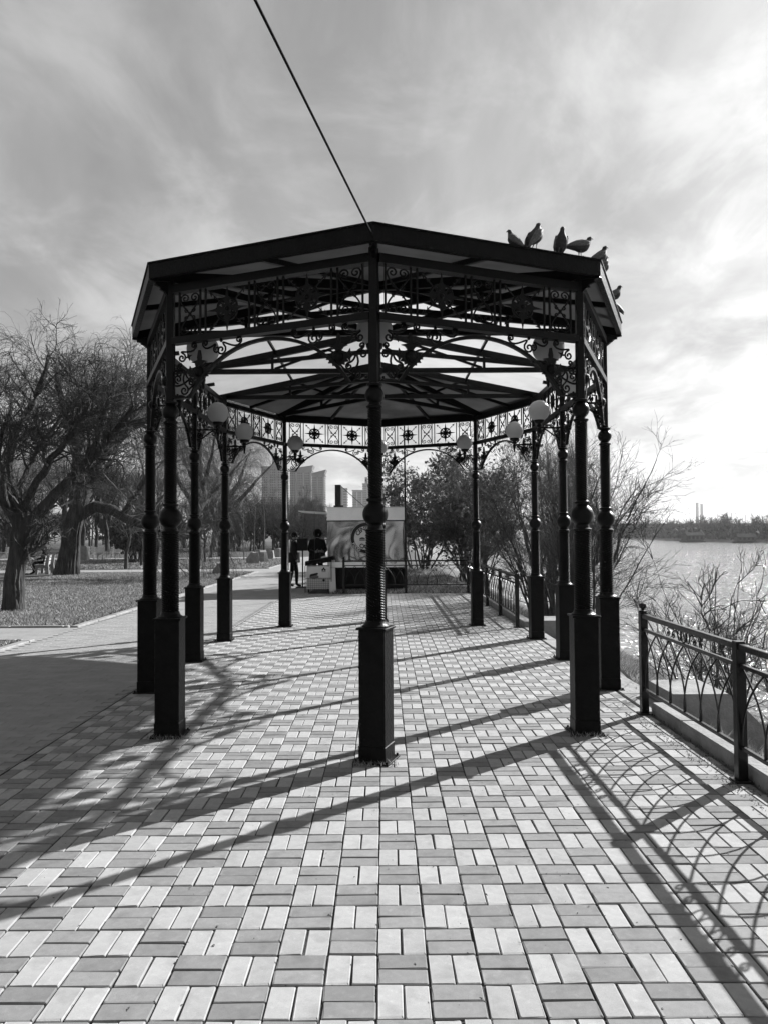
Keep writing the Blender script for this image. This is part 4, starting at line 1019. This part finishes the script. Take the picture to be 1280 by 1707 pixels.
# prototype bare trees for the park behind
def upright(name, seed, hgt, r0, spread, label, twig='twig', droop=False, group='bare park trees', counts=(34, 260, 1700, 2600), loc=(0, 0, 0), lean=.2):
    g = random.Random(seed); fork = hgt * g.uniform(.28, .4)
    trunk = [(0, 0, -.03), (lean * .3, 0, fork * .5), (lean, .1, fork), (lean * 1.4, .1, hgt * .6), (lean, .2, hgt * .92)]
    limbs = [(trunk, [r0, r0 * .85, r0 * .75, r0 * .45, r0 * .1])]
    for k in range(6):
        a = k * 1.05 + g.uniform(-.3, .3); f = fork * g.uniform(.75, 1.35); e = spread * g.uniform(.6, 1.0); top = hgt * g.uniform(.6, .9)
        limbs.append(([(lean * f / fork, .1 * f / fork, f), (lean + e * .5 * math.cos(a), e * .5 * math.sin(a), f + (top - f) * .4), (lean + e * math.cos(a), e * math.sin(a), top)], [r0 * .5, r0 * .33, r0 * .08]))
    k = hgt / 7
    sp_ = [dict(count=counts[0], ln=(1.0 * k, 2.0 * k), ang=(25, 60), rf=.5, n=6, wander=.15, trop=(0, 0, .2), t0=.35, s=4, rmin=.015),
           dict(count=counts[1], ln=(.6 * k, 1.3 * k), ang=(25, 60), rf=.5, n=6, wander=.18, trop=(0, 0, .1), s=3, rmin=.008),
           dict(count=counts[2], ln=(.4 * k, .9 * k) if not droop else (.9 * k, 2.6 * k), ang=(25, 65), rf=.6, n=4 if not droop else 7, wander=.18 if not droop else .06, trop=(0, 0, .1) if not droop else (0, 0, -1.1), s=3, rmin=.0055),
           dict(count=counts[3], ln=(.25 * k, .6 * k), ang=(25, 65), rf=.8, n=3, wander=.18, trop=(0, 0, .1) if not droop else (0, 0, -.6), s=3, rmin=.005)]
    return make_tree(name, seed + 50, limbs, sp_, twig=twig, loc=loc, label=label, group=group)
protos = []
p_ = upright('bare_tree', 1, 7.5, .17, 2.6, 'bare tree in the wood behind the saplings and boulders', group='bare trees behind the saplings'); p_.location = (px2(424, 92), 92, 0); p_.scale = (.95,) * 3; protos.append(p_)
p_ = upright('bare_tree', 2, 9.0, .20, 3.0, 'bare tree in the wood behind the people at the kiosk', group='bare trees behind the kiosk'); p_.location = (px2(508, 95), 95, 0); p_.scale = (.8,) * 3; protos.append(p_)
p_ = upright('bare_tree', 3, 6.0, .14, 2.4, 'bare tree in the wood behind the saplings and boulders', group='bare trees behind the saplings'); p_.location = (px2(352, 55), 55, 0); protos.append(p_)
gr = random.Random(5)
for k in range(62):
    Y = gr.uniform(58, 130); u = gr.uniform(-20, 565) if k % 3 else gr.uniform(330, 560)
    if u > 470 and Y < 64: continue
    if px2(u, Y) > -6.8: continue
    if u > 395: Y = max(Y, 78)
    elif Y < 72: Y += 16
    lab, grp = [(q, w) for lim, q, w in ((140, 'bare tree in the wood behind the far benches', 'bare trees behind the benches'), (330, 'bare tree in the wood beyond the big willow', 'bare trees beyond the willow'), (470, 'bare tree in the wood behind the saplings and boulders', 'bare trees behind the saplings'), (999, 'bare tree in the wood behind the people at the kiosk', 'bare trees behind the kiosk')) if u < lim][0]
    place(protos[k % 3], px2(u, Y), Y, gr.uniform(0, 6.28), gr.uniform(.75, 1.25) if u < 395 else gr.uniform(.5, .8), lab, grp)
for k in range(34):                                      # deeper rows that close the park behind the benches
    Y = gr.uniform(88, 150); u = -30 + 370 * (k + gr.random()) / 34
    lab, grp = [(q, w) for lim, q, w in ((140, 'bare tree in the wood behind the far benches', 'bare trees behind the benches'), (999, 'bare tree in the wood beyond the big willow', 'bare trees beyond the willow')) if u < lim][0]
    place(protos[k % 3], px2(u, Y), Y, gr.uniform(0, 6.28), gr.uniform(.55, .85), lab, grp)
wp = upright('weeping_willow', 9, 12.5, .4, 4.2, 'pale weeping willow with a curtain of hanging twigs behind the pavilion', 'twig_pale', True, counts=(40, 260, 2600, 1200), group='weeping willows')
wp.location = (px2(372, 58), 58, 0)
place(wp, px2(330, 50), 50, 1.3, .92, 'weeping willow showing between the left pavilion columns', 'weeping willows')
place(wp, px2(20, 75), 75, 2.3, 1.0, 'weeping willow far back behind the round-headed tree', 'weeping willows')
# slim young trees on the lawn
st = upright('young_tree', 12, 5.6, .10, 1.5, 'slim straight young tree beside the crossing path', counts=(16, 120, 700, 900), group='young lawn trees', lean=.12)
st.location = (px2(200, 36.5), 37.4, 0)
for u, Y, sc, lab in ((262, 40, .9, 'young tree partly behind the twisted column'), (236, 41, .7, 'low young tree on the second lawn'), (342, 45, .8, 'young tree between the left column pairs'), (471, 52, .8, 'forked young tree at the end of the boulder row')):
    place(st, px2(u, Y), Y, Y * 1.7, sc, lab, 'young lawn trees')
def sapling(u, v_, label):
    Y = 1235 * H / (v_ - 890.6); root = empty('sapling', (px2(u, Y), Y, 0), u); tag(root, label, 'sapling', 'staked saplings by the boulders')
    g = np.random.default_rng(u); P0, R0 = limb_arrays([([(0, 0, 0), (.01, 0, 1.4), (.0, .02, 3.0), (.03, 0, 4.4)], [.035, .03, .022, .008])], 10)
    P1, R1 = grow(g, P0, R0, 26, (.5, 1.2), (25, 50), .6, 5, .12, (0, 0, .2), t0=.5, rmin=.006); P2, R2 = grow(g, P1, R1, 120, (.2, .5), (25, 50), .7, 3, .15, (0, 0, .1), rmin=.005)
    link('trunk', np_mesh('trunk', *tubes(P0, R0, 8), 'twig_pale', True), root); link('crown', np_mesh('crown', *merge([tubes(P1, R1, 4), tubes(P2, R2, 3)]), 'twig'), root)
sapling(407, 936, 'pale thin sapling, first of the row behind the boulders'); sapling(425, 931.5, 'pale thin sapling, middle of the row behind the boulders'); sapling(442, 928, 'pale thin sapling, last of the row behind the boulders')

# shrubs on the river bank
def shrub(name, seed, stems, hgt, spread, loc, label, lean=(0, 0), counts=(120, 900, 3200), nleaf=0, leaf=.035, group='bank shrubs', twig='twig', r0=.05, trop=.05):
    g = random.Random(seed); limbs = []
    for k in range(stems):
        a = g.uniform(0, 6.28); e = spread * g.uniform(.3, 1.0); h_ = hgt * g.uniform(.65, 1.0); bx, by = g.uniform(-.35, .35), g.uniform(-.35, .35); r_ = r0 * g.uniform(.6, 1.1)
        limbs.append(([(bx, by, -.25), (bx + e * .35 * math.cos(a) + lean[0] * .25, by + e * .35 * math.sin(a) + lean[1] * .25, h_ * .4), (bx + e * math.cos(a) + lean[0], by + e * math.sin(a) + lean[1], h_)], [r_, r_ * .7, r_ * .15]))
    k = hgt / 5
    sp_ = [dict(count=counts[0], ln=(.8 * k, 2.0 * k), ang=(15, 50), rf=.6, n=6, wander=.12, trop=(0, 0, trop), t0=.2, s=4, rmin=.008),
           dict(count=counts[1], ln=(.5 * k, 1.2 * k), ang=(15, 50), rf=.6, n=5, wander=.15, trop=(0, 0, .12), s=3, rmin=.005),
           dict(count=counts[2], ln=(.25 * k, .7 * k), ang=(20, 55), rf=.7, n=4, wander=.16, trop=(0, 0, .1), s=3, rmin=.0038)]
    return make_tree(name, seed + 90, limbs, sp_, twig=twig, nleaf=nleaf, leaf=leaf, trunk_sides=7, loc=loc, label=label, cat='shrub', group=group)
shrub('shrub', 1, 16, 6.0, 2.2, (5.2, 24.5, -1.45), 'tall dense bare shrub behind the far right columns', counts=(170, 1400, 5200))
shrub('shrub', 2, 14, 5.4, 1.8, (4.9, 19.5, -1.3), 'bare shrub with slanting stems reaching over the water', lean=(.5, 0), counts=(110, 800, 2400), r0=.06)
shrub('shrub', 3, 12, 4.6, 2.0, (4.6, 17.5, -1.1), 'thicket of fine stems just behind the steps', counts=(140, 1100, 3800), r0=.04)
shrub('shrub', 4, 14, 6.0, 2.6, (3.9, 31, -.9), 'tall shrub keeping some dead leaves beyond the corner railing', counts=(170, 1500, 4600), nleaf=5000, leaf=.035)
shrub('shrub', 5, 16, 5.2, 2.8, (1.6, 35, -.2), 'broad leafy shrub to the right of the kiosk', counts=(180, 1500, 4600), nleaf=9000, leaf=.04)
shrub('shrub', 6, 12, 4.4, 2.4, (3.2, 27.5, -.6), 'lower leafy shrub by the corner of the railing', counts=(140, 1100, 3800), nleaf=4500, leaf=.035)
shrub('shrub', 7, 12, 6.4, 2.2, (6.3, 27, -1.9), 'bare shrub at the water edge with long arching stems', lean=(.8, -.5), counts=(110, 650, 1900), r0=.07)
shrub('shrub', 8, 13, 2.8, 1.1, (5.0, 11.5, -1.3), 'thin upright bare shrub behind the near railing', counts=(45, 170, 380), r0=.02)
shrub('shrub', 9, 10, 2.0, 1.0, (4.2, 9.6, -.95), 'low tangle of stems behind the sloping block', counts=(55, 260, 600), r0=.014)
shrub('shrub', 10, 11, 2.4, 1.3, (6.9, 12.2, -2.1), 'bare shrub by the water at the right', counts=(45, 200, 450), r0=.018)
shrub('shrub', 11, 10, 2.2, 1.2, (6.0, 10.4, -1.75), 'small bare shrub in front of the open water', counts=(45, 200, 450), r0=.014)
shrub('shrub', 12, 10, 4.6, 1.8, (.3, 46, -.1), 'bare shrub rising behind the kiosk roof', counts=(120, 900, 2600), lean=(.8, 0))
for k, (u, Y, sc) in enumerate(((225, 46, .6), (240, 49, .7))):
    shrub('bush', 30 + k, 14, 3.2 * sc + .6, 1.7, (px2(u, Y), Y, .1), ['rounded evergreen bush at the back of the second lawn', 'dark evergreen bush behind the young trees'][k], counts=(80, 500, 1200), nleaf=3500, leaf=.06, group='dark park bushes')
for k, (u, Y) in enumerate(((395, 78), (430, 84), (465, 80), (500, 90), (530, 86), (0, 92), (60, 96), (125, 90), (190, 98), (250, 92), (310, 96))):
    shrub('bush', 40 + k, 16, 3.6, 2.4, (px2(u, Y), Y, .1), 'dark thicket at the back of the park behind the saplings' if k < 5 else 'dark thicket at the back of the park behind the far benches', counts=(80, 500, 1200), nleaf=4500, leaf=.07, group='dark park thickets' if k < 5 else 'dark thickets behind the benches')

# ------------------------------------------------------------------ grass, litter, dry stalks
def blades(n, xr, yr, zf, hgt, wid, name, m, bias=1.0):
    x = rng.uniform(*xr, n); y = yr[0] + (yr[1] - yr[0]) * rng.uniform(0, 1, n) ** bias
    z = zf(x, y); a = rng.uniform(0, 6.283, n); h_ = rng.uniform(*hgt, n); w_ = rng.uniform(*wid, n); ln_ = rng.normal(0, .6, (n, 2)) * h_[:, None]
    c, s_ = np.cos(a) * w_, np.sin(a) * w_
    V = np.stack([np.stack([x - c, y - s_, z], 1), np.stack([x + c, y + s_, z], 1), np.stack([x + ln_[:, 0], y + ln_[:, 1], z + h_], 1)], 1).reshape(-1, 3)
    return link(name, np_mesh(name, V, np.arange(n * 3).reshape(-1, 3), m))
lawnz = lambda x, y: np.full_like(x, .012)
tag(blades(190000, (-14, -5.9), (14, 33.7), lawnz, (.02, .07), (.004, .014), 'lawn_grass', 'grass_blade', 1.15), 'short dry winter grass on the wide lawn', 'grass', kind='stuff')
tag(blades(45000, (-28, -5.9), (37.2, 51.8), lawnz, (.03, .09), (.012, .03), 'lawn_grass', 'grass_blade'), 'short dry grass on the lawn behind the trees', 'grass', kind='stuff')
tag(blades(9000, (-9, -5.9), (9, 12.05), lawnz, (.02, .06), (.005, .014), 'lawn_grass', 'grass_blade'), 'short dry grass on the small lawn corner', 'grass', kind='stuff')
BX = [2.72, 3.0, 3.4, 3.9, 4.5, 5.2, 6, 7, 8, 9.2]; BZ = [-.12, -.22, -.42, -.72, -1.05, -1.4, -1.75, -2.1, -2.5, -3.0]
bankz = lambda x, y: np.interp(x, BX, BZ) - .03
tag(blades(26000, (2.76, 8), (4.5, 7.1), bankz, (.05, .22), (.004, .010), 'bank_grass', 'grass_blade'), 'dry grass tufts on the bank below the near railing', 'grass', kind='stuff')
tag(blades(42000, (2.8, 8), (13.9, 30), bankz, (.06, .32), (.006, .014), 'bank_grass', 'grass_blade'), 'dry grass and stalks on the far river bank', 'grass', kind='stuff')
tag(blades(14000, (5.3, 8), (7.1, 13.9), bankz, (.06, .3), (.005, .012), 'bank_grass', 'grass_blade'), 'dry grass at the foot of the river steps', 'grass', kind='stuff')
tag(blades(22000, (-1.6, 2.5), (21.5, 40), lambda x, y: np.full_like(x, -.012), (.03, .12), (.008, .02), 'verge_grass', 'grass_blade', 1.3), 'thin dry grass on the verge behind the railing', 'grass', kind='stuff')
tag(blades(900, (2.30, 2.52), (-1, 7.1), lambda x, y: np.full_like(x, .0), (.008, .03), (.002, .005), 'edge_weeds', 'dead_leaf'), 'sparse weeds and litter along the kerb', 'grass', kind='stuff')
for k, (x, y) in enumerate([(px + PX, py + PY) for px, py in (COL[0], COL[1], COL[11])]):
    o = blades(160, (x - .17, x + .17), (y - .17, y - .11), lambda x, y: np.full_like(x, .0), (.012, .05), (.0015, .004), 'weed_tuft', 'grass_blade'); tag(o, ['tuft of dry weeds at the foot of the front column', 'tuft of dry weeds at the column near the railing', 'tuft of dry weeds at the left front column'][k], 'weeds', kind='stuff')

# ------------------------------------------------------------------ far things
def tower(name, u0, u1, vtop, Y, label, wall, depth, rows, cols, extra=None):
    x0, x1 = px2(u0, Y), px2(u1, Y); top = H + (889 - vtop) * Y / 1235; w = x1 - x0
    t = empty(name, ((x0 + x1) / 2, Y, 0)); tag(t, label, 'building', 'high-rise blocks beyond the park')
    MB().box(-w / 2, w / 2, 0, depth, -1, top).build('wall', wall, t)
    m = MB(); gx = w / cols; gz = (top - 3) / rows
    for r_ in range(rows):
        for c in range(cols):
            if c % 4 == 3: continue
            x = -w / 2 + (c + .5) * gx; z = 2 + (r_ + .5) * gz
            m.box(x - gx * .3, x + gx * .3, -.25, -.02, z - gz * .28, z + gz * .28)
        for c in range(max(2, int(depth / gx))):
            y = (c + .5) * gx; 
            if y + gx * .4 < depth:
                for sx in (-1, 1): m.box(sx * (w / 2 + .02) if sx > 0 else -w / 2 - .25, w / 2 + .25 if sx > 0 else -w / 2 - .02, y - gx * .3, y + gx * .3, z - gz * .28, z + gz * .28)
    m.build('window', 'window_glass', t)['kind'] = 'stuff'
    for c in range(3, cols, 4):                          # loggia stacks between the windows
        x = -w / 2 + (c + .5) * gx; MB().box(x - gx * .35, x + gx * .35, -1.1, -.03, 2, top * .97).build('loggia_stack', 'tower_wall', t)
    rf = MB().box(-w / 2 - .6, w / 2 + .6, -.6, depth + .6, top, top + 1.2).build('roof', wall, t)
    if extra == 'flare':
        MB().add([(-w / 2, 0, top + 1.2), (w / 2, 0, top + 1.2), (w / 2, depth, top + 1.2), (-w / 2, depth, top + 1.2), (-w / 2 - .5, -1, top + 2), (w / 2 + 1.5, -1, top + 5), (w / 2 + 1.5, depth, top + 5), (-w / 2 - .5, depth, top + 2)], [(3, 2, 1, 0), (4, 5, 6, 7), (0, 1, 5, 4), (1, 2, 6, 5), (2, 3, 7, 6), (3, 0, 4, 7)]).build('crown_parapet', wall, rf)
    elif extra == 'step':
        MB().box(-w * .1, w * .4, depth * .2, depth * .8, top + 1.2, top + 9).build('plant_room', wall, rf)
    return t
tower('tower_block', 437, 477, 778, 640, 'pale tall tower block with a stepped top beyond the park', 'tower_wall', 18, 26, 12, 'step')
tower('tower_block', 484, 520, 784, 660, 'grey tower block with a flared parapet in the middle of the cluster', 'tower_wall_grey', 16, 25, 12, 'flare')
tower('tower_block', 521, 541, 792, 620, 'narrow grey tower block with a flared parapet at the end of the cluster', 'tower_wall_grey', 15, 24, 8, 'flare')
tower('tower_block', 566, 579, 815, 800, 'narrow pale slab just behind the black sign box', 'tower_wall', 14, 16, 8)
tower('tower_block', 588, 605, 818, 900, 'low wide grey slab right of the sign box stay', 'tower_wall_grey', 14, 18, 8)
tower('tower_block', 605, 614, 807, 905, 'slim tower rising behind the low slab', 'tower_wall_grey', 14, 22, 4, 'step')
tower('tower_block', 614, 640, 822, 920, 'slab block mostly hidden by the front column', 'tower_wall_grey', 14, 17, 12)
tower('tower_block', 651, 665, 823, 420, 'pale block with a grid of dark windows above the kiosk roof', 'tower_wall', 12, 6, 4)
# bridge
br = empty('bridge', (0, 640, 0)); tag(br, 'long dark road bridge crossing the river far away', 'bridge')
MB().box(-30, 420, 0, 12, 4.2, 7.6).build('deck', 'bridge_steel', br)
MB().box(-30, 420, -.4, 0, 7.6, 8.6).build('parapet', 'bridge_steel', br)
for k in range(9): MB().box(20 + 42 * k, 24 + 42 * k, 1, 11, -6, 4.2).build('pier', 'bridge_steel', br)
for k in range(22): MB().bar((60 + 12 * k, .5, 7.6), (60 + 12 * k, .5, 16 + (k % 3)), .25).build('lamp_post', 'bridge_steel', br)
for u, vt, lab in ((1161.5, 839, 'taller of two far smokestacks above the trees'), (1169, 841, 'slightly shorter of two far smokestacks')):
    Y = 1900; x = px2(u, Y); top = H + (886 - vt) * Y / 1235
    t = empty('smokestack', (x, Y, 0)); tag(t, lab, 'chimney', 'pair of smokestacks')
    MB().lathe([(4.6, -1), (3.8, top * .5), (3.2, top)], 14).build('shaft', 'chimney', t, 40); MB().lathe([(3.6, top - 1.5), (3.6, top + .8)], 14).build('rim', 'bridge_steel', t, 40)
# far wooded bank: one mass
def far_wood():
    g = np.random.default_rng(77); gp = random.Random(2); parts = []
    def one(h_, x, y, z, n1, n2):
        limbs = [([(0, 0, -.5), (.2, 0, h_ * .4), (.3, .1, h_ * .95)], [h_ * .022, h_ * .016, .03])]
        for k in range(5):
            a = gp.uniform(0, 6.28); e = h_ * gp.uniform(.15, .32); limbs.append(([(0, 0, h_ * .2), (e * .5 * math.cos(a), e * .5 * math.sin(a), h_ * .5), (e * math.cos(a), e * math.sin(a), h_ * gp.uniform(.7, .95))], [h_ * .012, h_ * .009, .03]))
        P0, R0 = limb_arrays(limbs, 6); P1, R1 = grow(g, P0, R0, n1, (h_ * .12, h_ * .3), (20, 60), .6, 4, .15, (0, 0, .15), t0=.2, rmin=.05); P2, R2 = grow(g, P1, R1, n2, (h_ * .06, h_ * .16), (20, 60), .7, 3, .15, (0, 0, .1), rmin=.045)
        for P, Rr, s in ((P0, R0, 4), (P1, R1, 3), (P2, R2, 3)):
            v, f = tubes(P, Rr, s); parts.append((v + np.array([x, y, z]), f))
    for k in range(230):
        y = gp.uniform(215, 620); far = max(0, min(1, (y - 330) / 200)) * 36
        off = gp.uniform(0, 26); x = 131 + far + off
        z = -1.0 + min(1, off / 8); one(gp.uniform(5, 9.5) * (1 if y < 330 else .9), x, y, z, 26, 150)
    for k in range(60):                                  # trees on the skyline behind
        one(gp.uniform(9, 13), gp.uniform(170, 320), gp.uniform(380, 620), .3, 30, 170)
    return tag(link('far_wood', np_mesh('far_wood', *merge(parts), 'far_wood')), 'line of bare woods along the far river bank', 'wood', kind='stuff')
far_wood()
def far_scrub():                                         # undergrowth that closes the gaps below the far crowns
    g = np.random.default_rng(4); n = 16000; y = g.uniform(200, 640, n); far = np.clip((y - 330) / 200, 0, 1) * 36
    c = np.stack([129 + far + g.uniform(0, 14, n), y, -1.6 + g.uniform(0, 1, n) ** 1.6 * 4.2], 1); c[:, 2] += np.clip((c[:, 0] - 129 - far) / 10, 0, 1) * 1.4
    D = g.normal(0, .42, (n, 4, 3)); D[:, 2] = -D[:, 0]; D[:, 3] = -D[:, 1]; D[:, :, 2] *= 1.5
    return tag(link('far_scrub', np_mesh('far_scrub', (c[:, None] + D).reshape(-1, 3), np.arange(n * 4).reshape(-1, 4), 'far_wood')), 'dark scrub along the far waterline', 'scrub', kind='stuff')
far_scrub()
def houseboat(x, y, rz, L, hgt, label):
    t = empty('houseboat', (x, y, -2.45), rz); tag(t, label, 'boat', 'moored houseboats')
    MB().cbox(-L / 2, L / 2, -2.5, 2.5, -.3, .7, .2).build('hull', 'bridge_steel', t); MB().box(-L * .42, L * .42, -2, 2, .7, .7 + hgt).build('cabin', 'far_wood', t)
    MB().add([(-L * .47, -2.6, .7 + hgt), (L * .47, -2.6, .7 + hgt), (L * .47, 2.6, .7 + hgt), (-L * .47, 2.6, .7 + hgt), (-L * .42, -.3, 1.8 + hgt), (L * .42, -.3, 1.8 + hgt), (L * .42, .3, 1.8 + hgt), (-L * .42, .3, 1.8 + hgt)], [(3, 2, 1, 0), (4, 5, 6, 7), (0, 1, 5, 4), (1, 2, 6, 5), (2, 3, 7, 6), (3, 0, 4, 7)]).build('roof', 'boat_roof', t)
    for k in range(4): MB().box(-L * .36 + k * L * .2, -L * .36 + k * L * .2 + L * .1, -2.05, -1.99, 1.2, .7 + hgt * .8).build('window', 'window_glass', t)
houseboat(px2(1153, 285), 285, R(10), 8.5, 2.0, 'dark houseboat with a pale roof moored below the smokestacks')
houseboat(px2(1240, 258), 258, R(-8), 7.0, 1.5, 'low dark houseboat moored at the right of the far bank')

# ------------------------------------------------------------------ haze over the whole place
def haze(density):
    m = bpy.data.materials.new('haze'); m.use_nodes = True; t = m.node_tree; t.nodes.clear()
    o = t.nodes.new('ShaderNodeOutputMaterial'); v = t.nodes.new('ShaderNodeVolumePrincipled')
    v.inputs['Color'].default_value = (.92, .92, .92, 1); v.inputs['Density'].default_value = density; v.inputs['Anisotropy'].default_value = .3
    t.links.new(v.outputs[0], o.inputs['Volume']); MAT['haze'] = m
    tag(MB().box(-2450, 2450, -850, 2450, -7, 82).build('haze', 'haze'), 'thin pale haze in the air over the river and the far city', 'haze', kind='stuff')
haze(.00016)
